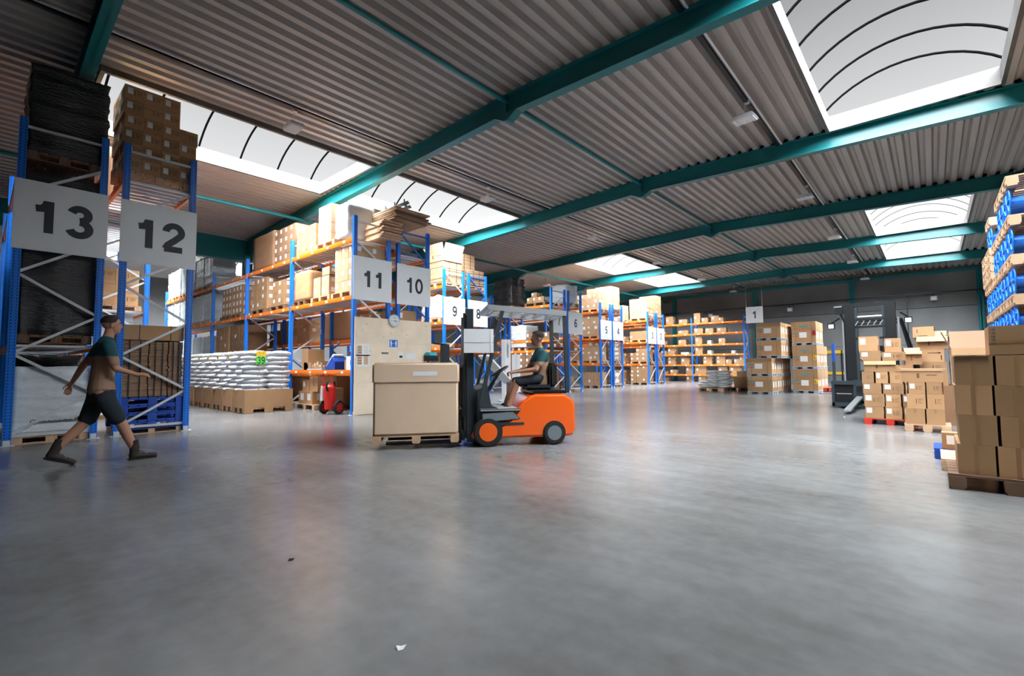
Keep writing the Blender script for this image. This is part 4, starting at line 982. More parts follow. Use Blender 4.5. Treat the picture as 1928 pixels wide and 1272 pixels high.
# shelves along the back wall
ITEMS = [(4.17, [(-19.2, .5, .3), (-17.2, .6, .35), (-15.7, .8, .3), (-14.6, .55, .62), (-13.6, .6, .35), (-12.55, .45, .72), (-12.0, .45, .35), (-11.3, .55, .45), (-10.9, .3, .3)]),
         (3.42, [(-15.8, .5, .35), (-15.2, .35, .3), (-13.6, .75, .28), (-12.5, .6, .38), (-11.7, .55, .35), (-10.9, .6, .33)]),
         (2.65, [(-15.2, .5, .35), (-13.7, .55, .38), (-12.5, .45, .55), (-11.75, .25, .25), (-10.9, .42, .38)]),
         (1.95, [(-15.9, .55, .42), (-15.1, .4, .3), (-14.5, .55, .6), (-13.5, .55, .16), (-12.5, .5, .62), (-11.75, .25, .25), (-10.2, .2, .2)]),
         (1.22, [(-15.8, .5, .5), (-14.5, .55, .56), (-13.5, .6, .5), (-11.9, .6, .6), (-11.0, .6, .6), (-10.5, .35, .33), (-9.95, .35, .35), (-9.6, .3, .66)]),
         (0.52, [(-15.7, .5, .3), (-15.0, .35, .22), (-14.4, .5, .33), (-13.2, .5, .6), (-12.4, .8, .6), (-11.6, .3, .22), (-10.9, .6, .5), (-10.1, .7, .65)]),
         (0.0, [(-15.6, .5, .35), (-15.0, .35, .3), (-13.2, .5, .36), (-12.3, .55, .36)])]
WH = ['floor', 'first shelf', 'second shelf', 'third shelf', 'fourth shelf', 'fifth shelf', 'top shelf']
for si, (z, its) in enumerate(ITEMS):
    n = len(its)
    for i, (x, wd, h) in enumerate(its):
        if z == 1.22 and h > 0.55 and wd > .5:
            for k in (0, 1): carton(x, 34.45, z + 0.003 + k * 0.281, wd, 0.5, 0.28, '%s carton of a pair, %s from the left, %s along the back wall' % (['lower', 'upper'][k], NTH[i], WH[6 - si]), 'carton', 'l')
            continue
        carton(x, 34.45, z + 0.003, wd, 0.5, h, 'carton, %s from the left on the %s along the back wall' % (NTH[i], WH[6 - si]), 'label' if (h < 0.2 or (wd < 0.28 and z > 1.9)) else 'carton', 'l', random.uniform(-0.1, 0.1), 'cartons on the back wall shelves')

# ------------------------------------------------------------------ plywood end wall on racks 11 and 10
XP = -10.80
for k, (z0, z1, y1) in enumerate(((0.005, 0.80, 8.66), (0.802, 1.83, 8.66), (1.832, 2.47, 8.66))):
    b = MB(); b.box(XP - 0.018 + 0.004 * k, XP + 0.004 * k, 6.24, y1, z0, z1, 'plywood')
    rr = random.Random(k)
    for i in range(12): yy, zz = rr.uniform(6.4, 8.5), rr.uniform(z0 + 0.1, z1 - 0.1); b.cyl((XP + 0.004 * k - 0.001, yy, zz), (XP + 0.004 * k + 0.0012, yy, zz), rr.uniform(0.008, 0.018), 'knot', 8)
    tag(b.build('plywood_board'), '%s plywood board across the aisle ends of racks 11 and 10' % ['bottom', 'middle', 'top'][k], 'board', 'plywood boards')
r = empty('wall_clock', (XP + 0.012, 7.38, 2.43)); tag(r, 'round white wall clock at the top of the plywood', 'clock')
b = MB(); b.cyl((0, 0, 0), (0.04, 0, 0), 0.165, 'white_paint', 36).torus((0.04, 0, 0), 0.158, 0.012, (1, 0, 0), 'silver', 36, 8); b.build('case', r, smooth=True)
b = MB()
for i in range(12):
    a = i * PI / 6; b.bar((0.043, 0.12 * math.sin(a), 0.12 * math.cos(a)), (0.043, 0.137 * math.sin(a), 0.137 * math.cos(a)), 0.012, 0.003, 'ink')
b.box(0.042, 0.044, -0.035, 0.035, 0.065, 0.085, 'cyan'); b.build('dial_marks', r)
for nm, a, L, wd in (('hour_hand', 4.25 * PI / 6, 0.08, 0.012), ('minute_hand', 15.5 * PI / 30, 0.115, 0.008), ('second_hand', 44 * PI / 30, 0.12, 0.003)):
    b = MB(); b.bar((0.048, -0.02 * math.sin(a), -0.02 * math.cos(a)), (0.048, L * math.sin(a), L * math.cos(a)), wd, 0.003, 'ink', up=(1, 0, 0)); b.build(nm, r)
r = empty('distance_sign', (XP + 0.012, 7.38, 1.82)); tag(r, 'blue sign with two white figures keeping distance, on the plywood', 'sign')
b = MB(); b.box(0, 0.004, -0.155, 0.155, -0.125, 0.125, 'label').box(0.004, 0.006, -0.13, 0.13, -0.10, 0.10, 'brace_blue'); b.build('panel', r)
b = MB()
for s in (-1, 1):
    b.box(0.006, 0.0075, s * 0.078 - 0.022, s * 0.078 + 0.022, -0.01, 0.05, 'label').box(0.006, 0.0075, s * 0.078 - 0.018, s * 0.078 - 0.003, -0.085, -0.01, 'label').box(0.006, 0.0075, s * 0.078 + 0.003, s * 0.078 + 0.018, -0.085, -0.01, 'label').cyl((0.006, s * 0.078, 0.07), (0.0075, s * 0.078, 0.07), 0.016, 'label', 12)
b.bar((0.0066, -0.045, 0.0), (0.0066, 0.045, 0.0), 0.008, 0.001, 'label', up=(1, 0, 0)); b.build('pictogram', r)
for q, (yy, zz, w2, h2, lb) in enumerate(((6.47, 1.63, 0.20, 0.15, 'upper instruction sheet with box photos, at the plywood edge by rack 11'), (6.47, 1.36, 0.20, 0.15, 'lower instruction sheet with hand photos, at the plywood edge by rack 11'), (7.62, 1.50, 0.09, 0.085, 'small notice with a dark photo under the blue sign'), (7.95, 1.49, 0.17, 0.08, 'wide blank notice right of the small notice'), (7.12, 1.56, 0.10, 0.022, 'narrow black lettered strip left of the blue sign'))):
    r = empty('paper_notice', (XP + 0.010, yy, zz)); tag(r, lb, 'notice')
    b = MB(); b.box(0, 0.003, -w2, w2, -h2, h2, 'label' if q < 4 else 'ink'); b.build('sheet', r)
    b = MB()
    if q < 2:
        for s in (-1, 1): b.box(0.003, 0.004, s * 0.09 - 0.06, s * 0.09 + 0.06, -0.10, 0.11, 'wood_pale' if (s < 0 or q) else 'sticker')
        for i in range(3): b.box(0.004, 0.0045, -0.145, -0.035, -0.07 + i * 0.065, -0.055 + i * 0.065, 'wood_dark')
    elif q == 2: b.box(0.003, 0.004, -0.05, 0.05, -0.06, 0.0, 'ink')
    elif q == 3: b.box(0.003, 0.004, -0.13, -0.1, 0.04, 0.05, 'grey_plastic')
    else:
        for i in range(7): b.box(0.003, 0.004, -0.085 + i * 0.025, -0.075 + i * 0.025, -0.01, 0.012, 'label')
    b.build('printed_marks', r)
r = empty('label_printer', (XP + 0.16, 8.55, 1.38)); tag(r, 'teal and black label printer on a bracket at the plywood edge', 'printer')
b = MB(); b.prism([(-0.13, 0.0), (0.13, 0.0), (0.13, 0.06), (0.10, 0.13), (-0.13, 0.13)], -0.16, 0.16, 'black_steel', 'y'); b.build('body', r, bevel=0.01)
b = MB(); b.prism([(-0.12, 0.131), (0.10, 0.131), (0.07, 0.22), (-0.12, 0.22)], -0.14, 0.14, 'cyan', 'y'); b.build('lid', r, bevel=0.01)
b = MB(); b.box(-0.15, 0.12, -0.15, 0.15, -0.02, 0.0, 'black_steel').bar((-0.15, 0, -0.02), (-0.15, 0, -0.2), 0.03, 0.03, 'black_steel'); b.build('bracket', r)

# wheeled fire extinguisher
r = empty('wheeled_fire_extinguisher', (-11.62, 6.05, 0), 0.35); tag(r, 'red wheeled fire extinguisher parked under the first beam of rack 11', 'fire extinguisher')
b = MB(); b.cyl((0, 0.02, 0.14), (0, -0.02, 0.66), 0.145, 'red', 24).ball((0, -0.02, 0.66), 0.145, 0.145, 0.10, 'red', 24, 8).cyl((0, -0.02, 0.74), (0, -0.02, 0.80), 0.03, 'silver', 12); b.build('cylinder', r, smooth=True)
for s in (-1, 1):
    b = MB(); x = s * 0.24; b.cyl((x - 0.035, 0.05, 0.175), (x + 0.035, 0.05, 0.175), 0.175, 'rubber', 28); wh_ = b.build('wheel', r, smooth=False, bevel=0.012)
    b = MB(); xf = x + 0.037
    for xx in (x - 0.038, x + 0.038): b.cyl((xx - 0.002, 0.05, 0.175), (xx + 0.002, 0.05, 0.175), 0.115, 'red', 24)
    for i in range(6):
        a = i * PI / 3
        for xx in (x - 0.042, x + 0.042): b.cyl((xx - 0.001, 0.05 + 0.075 * math.cos(a), 0.175 + 0.075 * math.sin(a)), (xx + 0.001, 0.05 + 0.075 * math.cos(a), 0.175 + 0.075 * math.sin(a)), 0.022, 'ink', 10)
    b.build('rim', wh_)
b = MB(); b.cyl((-0.24, 0.05, 0.175), (0.24, 0.05, 0.175), 0.018, 'red', 10)
for s in (-1, 1): b.tube([(s * 0.13, 0.05, 0.175), (s * 0.14, -0.02, 0.7), (s * 0.12, -0.16, 1.0), (s * 0.12, -0.22, 1.02)], 0.014, 'red', 8)
b.build('handle_frame', r, smooth=True)
b = MB(); b.torus((0, 0.0, 0.72), 0.19, 0.014, (1, 0.2, 0), 'rubber', 24, 8, -0.6, PI + 0.6).torus((0.03, 0.0, 0.72), 0.19, 0.014, (1, 0.2, 0), 'rubber', 24, 8, -0.6, PI + 0.6); b.build('hose', r, smooth=True)
b = MB(); b.cyl((-0.19, -0.06, 0.35), (-0.19, -0.06, 0.72), 0.045, 'white_paint', 14).cyl((-0.19, -0.06, 0.72), (-0.19, -0.06, 0.77), 0.03, 'red', 12); b.build('propellant_bottle', r, smooth=True)

# ------------------------------------------------------------------ crates on grey plastic pallets
def crate(x, y, z, wd, dp, kind, label, side):
    r = empty('pallet_crate', (x, y, z)); tag(r, label, 'crate', 'strapped carton crates on grey plastic pallets')
    X, Y = wd / 2, dp / 2; h1 = 0.115; e = 0.003
    b = MB(); b.box(-X, X, -Y, Y, h1 * 0.75, h1, 'grey_plastic').box(-X, X, -Y, Y, 0, h1 * 0.14, 'grey_plastic')
    for sx in (-1, 0, 1):
        for sy in (-1, 0, 1): b.box(sx * (X - 0.085) - 0.085, sx * (X - 0.085) + 0.085, sy * (Y - 0.07) - 0.07, sy * (Y - 0.07) + 0.07, h1 * 0.14, h1 * 0.75, 'grey_plastic')
    b.box(-X + 0.06, -X + 0.11, -Y - e, -Y, 0.04, 0.075, 'dark_grey'); b.build('plastic_pallet', r)
    hb = 0.46 if kind == 'short' else 0.50; hl = 0.14 if kind == 'short' else 0.36
    b = MB(); b.box(-X + 0.01, X - 0.01, -Y + 0.01, Y - 0.01, h1, h1 + hb, 'carton')
    b.box(-X * 0.35, X * 0.25, -Y + 0.01 - e, -Y + 0.01, h1 + hb * 0.40, h1 + hb * 0.85, 'label')
    b.box(-X * 0.92, -X * 0.42, -Y + 0.01 - e, -Y + 0.01, h1 + hb * 0.72, h1 + hb * 0.82, 'print_teal').box(-X * 0.62, -X * 0.52, -Y + 0.01 - e, -Y + 0.01, h1 + hb * 0.5, h1 + hb * 0.6, 'print_red')
    b.box(-X * 0.90, -X * 0.80, -Y + 0.01 - e, -Y + 0.01, h1 + hb * 0.51, h1 + hb * 0.57, 'print_brown')
    for q in range(2):
        yc = -Y * 0.45 + q * Y * 0.9; b.box(X - 0.01, X - 0.01 + e, yc - dp * 0.11, yc + dp * 0.11, h1 + hb * 0.35, h1 + hb * 0.85, 'label'); b.box(X - 0.01, X - 0.01 + e, yc - dp * 0.2, yc - dp * 0.12, h1 + hb * 0.7, h1 + hb * 0.85, 'print_teal')
    b.build('carton', r)
    b = MB(); b.box(-X, X, -Y, Y, h1 + hb, h1 + hb + hl, 'carton')
    if kind == 'tall': b.box(-X * 0.32, X * 0.35, -Y - e, -Y, h1 + hb + hl * 0.38, h1 + hb + hl * 0.56, 'print_teal').box(-X * 0.04, X * 0.06, -Y - e, -Y, h1 + hb + hl * 0.2, h1 + hb + hl * 0.28, 'print_brown').box(X, X + e, -Y * 0.2, Y * 0.2, h1 + hb + hl * 0.4, h1 + hb + hl * 0.58, 'print_teal')
    b.build('lid', r)
    b = MB()
    for sx in (-0.66, 0.66): b.box(sx * X - 0.008, sx * X + 0.008, -Y - 0.006, -Y - 0.003, 0.02, h1 + hb + hl, 'mid_grey').box(sx * X - 0.008, sx * X + 0.008, -Y - 0.006, Y, h1 + hb + hl, h1 + hb + hl + 0.004, 'mid_grey')
    b.build('strap', r)
    if side:
        b = MB(); b.box(X * 0.70, X * 1.0, -Y - 0.012, -Y - 0.008, h1 + hb * 0.55, h1 + hb * 0.95, 'yellow' if side == 'L' else 'print_red'); k = b.build('letter_card', r)
        k['label'] = ('yellow card with L' if side == 'L' else 'red card with R')
        t_ = bpy.data.objects.new('letter', text_mesh(side, 0.17, 'ink', 0.01, 0.001)); link(t_, k); t_.location = (X * 0.85, -Y - 0.0125, h1 + hb * 0.75); t_.rotation_euler = (PI / 2, 0, 0)
    return r
for lv in range(4):
    for j in range(4):
        up = lv > 1; z = lv * 0.722
        crate(-4.98 if up else -5.22, (21.75 if up else 21.2) + j * 0.82, z, 0.92, 0.8, 'short', 'low crate, %s of four high, %s row, in the left tower under sign 1' % (layer_word(lv, 4), ['front', 'second', 'third', 'back'][j]), None)
for lv in range(3):
    for j in range(3):
        if lv == 2 and j == 2: continue
        crate(-3.95, 23.0 + j * 0.83, lv * 0.985, 0.88, 0.8, 'tall', 'tall crate, %s of three high, %s row, in the tower left of the reach truck' % (layer_word(lv, 3), ['front', 'middle', 'back'][j]), (['L', 'L', 'R'][lv] if j == 0 else None))
# side boxes and the sack pallet
carton(-6.45, 23.3, 0.15, 0.75, 0.7, 0.48, 'large plain carton beside the left crate tower', 'carton', 't'); carton(-6.4, 23.3, 0.635, 0.62, 0.6, 0.26, 'pale carton on the large plain one beside the left crate tower', 'carton_pale', 't')
pallet(-6.6, 23.3, 0, 0.95, 0.8, 'wood_dark', 'dark pallet under the plain cartons beside the left crate tower')
pallet(-7.6, 22.5, 0, 1.2, 0.9, 'wood_pale', 'pallet under the heap of white sacks')
for k in range(8):
    for c in range(2 if k > 2 else 3):
        lb = 'white sack, %s layer of the heap, %s' % (layer_word(k, 8), (['left', 'right'] if k > 2 else ['left', 'middle', 'right'])[c])
        x = (-7.55 + c * 0.42) if k > 2 else (-7.95 + c * 0.42)
        sack(x, 22.5, 0.145 + k * 0.092, 0.55, 0.95, 0.15, lb, 'sacks on the heap', None, 0.15 * (-1) ** k)
wrapped_load(-6.95 + 0.05, -6.55 + 0.1, 24.1, 24.8, 0.0, 0.75, 'dark_grey', 'dark grey bag behind the white sack heap', 'bag', amp=0.04, div=6)
pallet(-3.05, 22.9, 0.10, 0.6, 0.6, 'red_pallet', 'orange red pallet corner beside the tall crate tower', 'coloured pallets'); 
b = MB(); b.bar((-3.4, 22.3, 0.03), (-2.9, 22.9, 0.05), 0.14, 0.05, 'silver'); tag(b.build('loose_profile'), 'short metal profile on the floor by the tall crates', 'profile')
b = MB(); b.box(-3.35, -2.75, 22.6, 23.2, 0.0, 0.099, 'wood_dark'); tag(b.build('wooden_skid'), 'dark wooden skid under the orange red pallet', 'pallet')
b = MB(); b.box(-3.50, -3.38, 26.3, 26.4, 0, 1.3, 'dark_grey').box(-3.50, -3.38, 26.3, 26.4, 1.3, 2.15, 'blue_pallet'); tag(b.build('blue_pillar_guard'), 'blue upright bar behind the tall crate tower', 'bar')

# ------------------------------------------------------------------ dark reach truck facing the camera
r = empty('reach_truck', (-1.2, 15.6, 0)); tag(r, 'dark reach truck with raised mast parked behind the carton pile', 'forklift')
b = MB(); b.box(-0.88, -0.42, -0.05, 1.6, 0.10, 0.70, 'black_steel').box(-0.42, 0.75, 0.25, 1.9, 0.12, 1.0, 'black_steel').box(-0.90, -0.36, -0.12, -0.05, 0.64, 0.74, 'dark_grey').box(-0.90, -0.84, -0.12, -0.05, 0.06, 0.64, 'dark_grey').box(-0.90, -0.36, -0.12, -0.05, 0.06, 0.16, 'dark_grey')
b.box(-0.80, -0.46, -0.055, -0.05, 0.38, 0.41, 'silver').box(-0.42, -0.05, -0.10, 0.25, 0.22, 0.76, 'dark_grey'); b.build('chassis', r, bevel=0.012)
for s, x in ((-1, -0.44), (1, 0.42)):
    b = MB(); b.box(x - 0.11, x + 0.11, 0.0, 0.08, 0.1, 2.80, 'black_steel').box(x - 0.11, x - 0.07, 0.08, 0.24, 0.1, 2.80, 'black_steel').box(x + 0.07, x + 0.11, 0.08, 0.24, 0.1, 2.80, 'black_steel').box(x - s * 0.14 - 0.03, x - s * 0.14 + 0.03, 0.05, 0.18, 0.1, 2.70, 'dark_grey')
    b.cyl((x + s * 0.16, 0.1, 0.6), (x + s * 0.16, 0.1, 2.4), 0.022, 'silver', 10); b.build('mast_rail', r)
b = MB()
for z in (2.72, 2.35, 2.15, 1.85): b.box(-0.36, 0.34, 0.04, 0.12, z, z + (0.09 if z > 2.5 else 0.05), 'black_steel')
for i in range(5): b.bar((-0.32 + i * 0.13, 0.02, 2.22), (-0.25 + i * 0.13, 0.02, 2.34), 0.03, 0.02, 'silver')
b.cyl((-0.3, 0.08, 2.45), (0.3, 0.08, 2.45), 0.03, 'silver', 10).cyl((-0.05, 0.1, 0.5), (-0.05, 0.1, 1.9), 0.04, 'dark_grey', 12); b.build('mast_crossbars', r)
b = MB(); b.bar((-0.28, -0.15, 0.62), (-0.28, -0.10, 0.30), 0.12, 0.04, 'black_steel').bar((-0.28, -0.12, 0.32), (-0.36, -1.9, 0.10), 0.13, 0.045, 'silver'); b.build('fork', r)
b = MB(); b.bar((0.22, -0.15, 0.62), (0.22, -0.10, 0.30), 0.12, 0.04, 'black_steel').bar((0.22, -0.12, 0.32), (0.18, -1.0, 0.20), 0.13, 0.045, 'silver'); b.build('fork', r)
for x, z in ((-0.86, 2.23), (0.78, 2.3)):
    b = MB(); b.box(x - 0.08, x + 0.08, -0.02, 0.08, z - 0.08, z + 0.08, 'black_steel').box(x - 0.06, x + 0.06, -0.025, -0.02, z - 0.06, z + 0.05, 'label').bar((x, 0.05, z + 0.08), (x * 0.8, 0.2, z + 0.22), 0.03, 0.03, 'black_steel'); b.build('headlight', r)
b = MB(); b.box(-0.76, -0.58, 0.0, 0.16, 2.55, 2.78, 'black_steel').bar((-0.66, 0.1, 2.6), (-0.55, 0.1, 2.3), 0.05, 0.05, 'black_steel').box(-0.78, -0.6, -0.01, 0, 2.74, 2.77, 'silver'); b.build('side_bracket', r)
b = MB()
for (p, q) in (((0.62, 0.3, 2.35), (0.95, 0.5, 0.9)), ((-0.60, 0.3, 2.35), (-0.6, 0.4, 0.75)), ((0.60, 1.5, 2.35), (0.85, 1.7, 1.0)), ((-0.6, 1.5, 2.35), (-0.7, 1.7, 0.7)), ((-0.60, 0.3, 2.35), (0.62, 0.3, 2.35)), ((-0.6, 1.5, 2.35), (0.6, 1.5, 2.35)), ((-0.6, 0.3, 2.35), (-0.6, 1.5, 2.35)), ((0.62, 0.3, 2.35), (0.6, 1.5, 2.35))):
    b.bar(p, q, 0.07, 0.06, 'black_steel')
for i in range(6): b.bar((-0.45 + i * 0.18, 0.3, 2.36), (-0.45 + i * 0.18, 1.5, 2.36), 0.03, 0.03, 'black_steel')
b.build('overhead_guard', r)
b = MB(); b.box(0.0, 0.5, 1.0, 1.5, 0.95, 1.1, 'rubber').box(0.0, 0.5, 1.45, 1.6, 1.1, 1.7, 'rubber'); b.build('seat', r, bevel=0.03)
for x, y in ((-0.65, 0.35), (-0.65, 1.4), (0.5, 1.2), (0.55, 0.4)):
    b = MB(); b.cyl((x - 0.09, y, 0.15), (x + 0.09, y, 0.15), 0.15, 'rubber', 24); b.build('wheel', r, bevel=0.015)

# ------------------------------------------------------------------ carton piles by the reach truck
pallet(-0.67, 12.3, 0, 0.82, 0.95, 'red_pallet', 'red pallet under the tall untidy carton pile', 'coloured pallets', 0.115)
rows = [(0.118, [(-1.06, .30), (-0.74, .26), (-0.46, .2)], .235, 'lt'), (0.356, [(-1.07, .33), (-0.73, .24), (-0.47, .2)], .245, 'lp'), (0.604, [(-1.08, .30), (-0.76, .32), (-0.42, .2)], .205, 'l'), (0.812, [(-1.09, .20), (-0.87, .20), (-0.65, .20), (-0.43, .2)], .225, 'p')]
rw = ['bottom', 'second', 'third', 'fourth']
for k, (z, its, h, st) in enumerate(rows):
    for i, (x, wd) in enumerate(its):
        carton(x + wd / 2, 12.02, z, wd - 0.01, 0.36, h, 'carton, %s row, %s from the left, on the red pallet' % (rw[k], NTH[i]), 'carton', st if i != 1 else 'lp')
    carton(-0.68, 12.5, z, 0.8, 0.42, h, 'carton at the back of the %s row on the red pallet' % rw[k], 'carton', 't')
open_carton(-0.80, 12.03, 1.04, 0.50, 0.36, 0.21, 'carton lying open on the fourth row of the red pallet pile', 'carton', 0.04, 0.22, (-1.2, 1.4, 0.9, 0.6))
carton(-0.42, 12.0, 1.04, 0.26, 0.34, 0.13, 'low carton right of the open one on the red pallet pile', 'carton', 't')
carton(-0.93, 12.06, 1.252, 0.33, 0.36, 0.20, 'carton with label, sixth row left, on the red pallet pile', 'carton', 'l', -0.03); carton(-0.58, 12.04, 1.252, 0.36, 0.34, 0.17, 'carton with label, sixth row right, on the red pallet pile', 'carton', 'lp', 0.08)
carton(-0.96, 12.06, 1.454, 0.31, 0.34, 0.29, 'topmost left carton of the red pallet pile', 'carton', 'l', -0.02); carton(-0.59, 12.05, 1.424, 0.25, 0.3, 0.27, 'topmost carton with raised flap on the red pallet pile', 'carton', 'pl', 0.1)
open_carton(-0.30, 12.25, 1.424 - 0.25, 0.26, 0.3, 0.26, 'small open carton leaning out of the red pallet pile', 'carton', 0.1, 0.25, (-0.8, 1.4, 1.4, 0.3))
pallet(-0.12, 11.33, 0, 0.62, 0.66, 'wood_pale', 'pale pallet under the front carton pile', None, 0.13)
for k, (z, its, h, st) in enumerate([(0.132, [(-0.41, .27), (-0.13, .25)], .27, 't'), (0.404, [(-0.38, .26), (-0.11, .23)], .255, 'p'), (0.661, [(-0.35, .23), (-0.11, .21)], .205, 'p')]):
    for i, (x, wd) in enumerate(its):
        carton(x + wd / 2, 11.2, z, wd - 0.01, 0.34, h, 'carton, %s row, %s, of the front pile on the pale pallet' % (rw[k], ['left', 'right'][i]), 'carton', ('lp' if (k == 2 and i == 0) else st))
    carton(-0.13, 11.5, z, 0.5, 0.24, h, 'carton at the back of the %s row, front pile' % rw[k], 'carton', 't')
open_carton(-0.16, 11.22, 0.868, 0.56, 0.36, 0.235, 'long carton with open end on top of the front pile', 'carton', 0.02, 0.12, (-1.3, -1.2, 0.3, 0.2))
# cartons behind
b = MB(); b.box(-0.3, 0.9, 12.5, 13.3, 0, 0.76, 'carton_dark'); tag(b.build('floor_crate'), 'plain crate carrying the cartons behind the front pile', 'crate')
carton(0.0, 12.75, 0.762, 0.42, 0.45, 0.26, 'carton low in the pile behind the front pile', 'carton', 'p')
carton(0.0, 12.75, 1.024, 0.40, 0.42, 0.20, 'carton with marks in the pile behind, above the low one', 'carton', 'p')
r = empty('cardboard_box', (-0.0, 12.74, 1.226)); tag(r, 'carton printed with a long black arrow, behind the front pile', 'box')
b = MB(); b.box(-0.19, 0.17, -0.2, 0.2, 0, 0.25, 'carton'); b.build('carton', r)
b = MB(); b.box(-0.07, 0.10, -0.203, -0.2, 0.172, 0.182, 'ink').prism([(0.09, 0.16), (0.09, 0.194), (0.135, 0.177)], -0.203, -0.2, 'ink', 'y').box(0.12, 0.135, -0.203, -0.2, 0.04, 0.13, 'ink'); b.build('printed_arrow', r)
open_carton(0.0, 12.76, 1.478, 0.46, 0.42, 0.25, 'open carton above the arrow carton', 'carton', 0, 0.3, (-0.9, 1.5, 1.5, 1.2))
carton(-0.13, 12.95, 1.478, 0.2, 0.2, 0.24, 'narrow carton beside the open one', 'carton', 'p')
r = empty('cardboard_box', (-0.10, 13.1, 1.73), -0.06); tag(r, 'topmost carton with arrow, in front of the grey back wall', 'box')
b = MB(); b.box(-0.18, 0.15, -0.18, 0.18, 0, 0.22, 'carton'); b.build('carton', r)
b = MB(); b.box(-0.10, 0.05, -0.183, -0.18, 0.03, 0.04, 'ink').box(-0.115, -0.105, -0.183, -0.18, 0.09, 0.17, 'ink'); b.build('printed_marks', r)
carton(-0.12, 13.1, 1.47, 0.3, 0.3, 0.255, 'carton under the topmost arrow carton', 'carton', 't')
stack('far group under the loose lids', 0.25, 12.6, 0.765, 2, 1, 4, 0.34, 0.5, 0.235, 'carton', 't', ref='from open floor', right=False)
for q in range(3):
    b = MB(); b.box(0.15 + 0.06 * q, 0.72 - 0.05 * q, 12.55, 12.95, 1.712 + q * 0.022, 1.728 + q * 0.022, 'carton'); tag(b.build('flat_carton_sheet'), 'flat carton sheet, %s of three, behind the white lined carton' % layer_word(q, 3), 'cardboard sheet', 'flat sheets')
# large open carton with pale inside
r = open_carton(0.52, 9.0, 0.93, 0.66, 0.5, 0.47, 'large open carton with pale raised flap in front of the reels', 'carton', 0.0, 0.5, (-1.2, 1.5, 1.2, 1.3))
b = MB(); b.box(0.22, 0.84, 8.76, 9.24, 0.145, 0.925, 'carton'); tag(b.build('tall_carton'), 'tall plain carton under the large open carton', 'box')
pallet(0.52, 9.0, 0, 0.8, 0.6, 'wood_pale', 'pallet under the large open carton')

# ------------------------------------------------------------------ near carton block on its dark pallets
pallet(0.50, 6.66, 0, 0.88, 0.86, 'wood_dark', 'worn brown pallet nearest the camera under the carton block', None, 0.145)
XS = [0.15, 0.425, 0.70]
for k in range(4):
    z = 0.147 + k * 0.2805
    for i, x in enumerate(XS):
        for j in range(3):
            wd = 0.258 + (0.004 if k == 3 else 0); sh = (-0.012, 0.012, -0.008, 0.005)[k] + i * (0.006 if k % 2 else 0)
            carton(x + sh + wd / 2, 6.42 + j * 0.262, z, wd, 0.255, 0.279, 'plain carton, %s layer, %s from open floor, %s row, near block' % (layer_word(k, 4), NTH[i], ['front', 'middle', 'back'][j]), 'carton', 'tvp' if j else 'tv')
r = empty('cardboard_box', (0.40, 6.30, 1.272)); tag(r, 'long carton with stapled edge on top of the near block', 'box')
b = MB(); b.box(0.0, 0.62, 0, 0.42, 0, 0.27, 'carton'); b.build('carton', r, bevel=0.004)
b = MB(); b.box(0.0, 0.62, -0.003, 0, 0.108, 0.112, 'tape').box(0.0, 0.62, -0.0025, 0, 0.112, 0.15, 'tape')
for i in range(5): b.box(0.02, 0.045, -0.005, -0.0025, 0.12 + i * 0.032, 0.126 + i * 0.032, 'silver')
b.build('tape_seam', r)
r = empty('cardboard_flap_sheet', (0.42, 6.42, 1.2735)); tag(r, 'thin flap sheet hanging over the front of the near block', 'cardboard sheet')
r.location = (0.27, 6.36, 1.272); b = MB(); b.box(-0.16, 0.12, -0.085, 0.12, 0, 0.004, 'carton_inside'); b.build('sheet', r)
pallet(0.42, 7.62, 0, 0.80, 0.8, 'wood_pale', 'pale empty pallet behind the near carton block', None, 0.13)
pallet(0.36, 8.35, 0, 0.80, 0.6, 'blue_pallet', 'blue edged pallet behind the pale empty one', 'coloured pallets', 0.13)
stack('back block behind the near one', 0.22, 7.35, 0.132, 2, 2, 4, 0.26, 0.26, 0.27, 'carton', 'tl', ref='from open floor', right=False)
carton(0.12, 8.16, 0.132, 0.16, 0.2, 0.2, 'small carton with large white label on the blue pallet', 'carton', 'w')
# ------------------------------------------------------------------ blue reels on pallets
def make_reel():
    r = empty('cable_reel', (0, 0, 0)); R = 0.19
    for s in (-1, 1):
        b = MB(); x = s * 0.125; b.cyl((x - 0.006, 0, 0), (x + 0.006, 0, 0), R, 'blue_reel', 28).torus((x, 0, 0), R - 0.006, 0.010, (1, 0, 0), 'blue_reel', 28, 6)
        for i in range(6):
            a = i * PI / 3 + 0.3; b.bar((x + s * 0.010, 0.04 * math.cos(a), 0.04 * math.sin(a)), (x + s * 0.010, (R - 0.02) * math.cos(a), (R - 0.02) * math.sin(a)), 0.016, 0.02, 'blue_reel', up=(1, 0, 0))
        b.cyl((x, 0, 0), (x + s * 0.02, 0, 0), 0.045, 'blue_reel', 16).cyl((x + s * 0.02, 0, 0), (x + s * 0.022, 0, 0), 0.022, 'silver', 12); b.build('flange', r)
    b = MB(); b.cyl((-0.119, 0, 0), (0.119, 0, 0), 0.085, 'blue_reel', 20); b.build('drum', r)
    return r
reel0 = None
cols = [(9.35, 3.86, 0), (10.22, 3.86, 0), (11.1, 3.3, 1), (11.98, 3.86, 0), (12.9, 3.62, 0)]
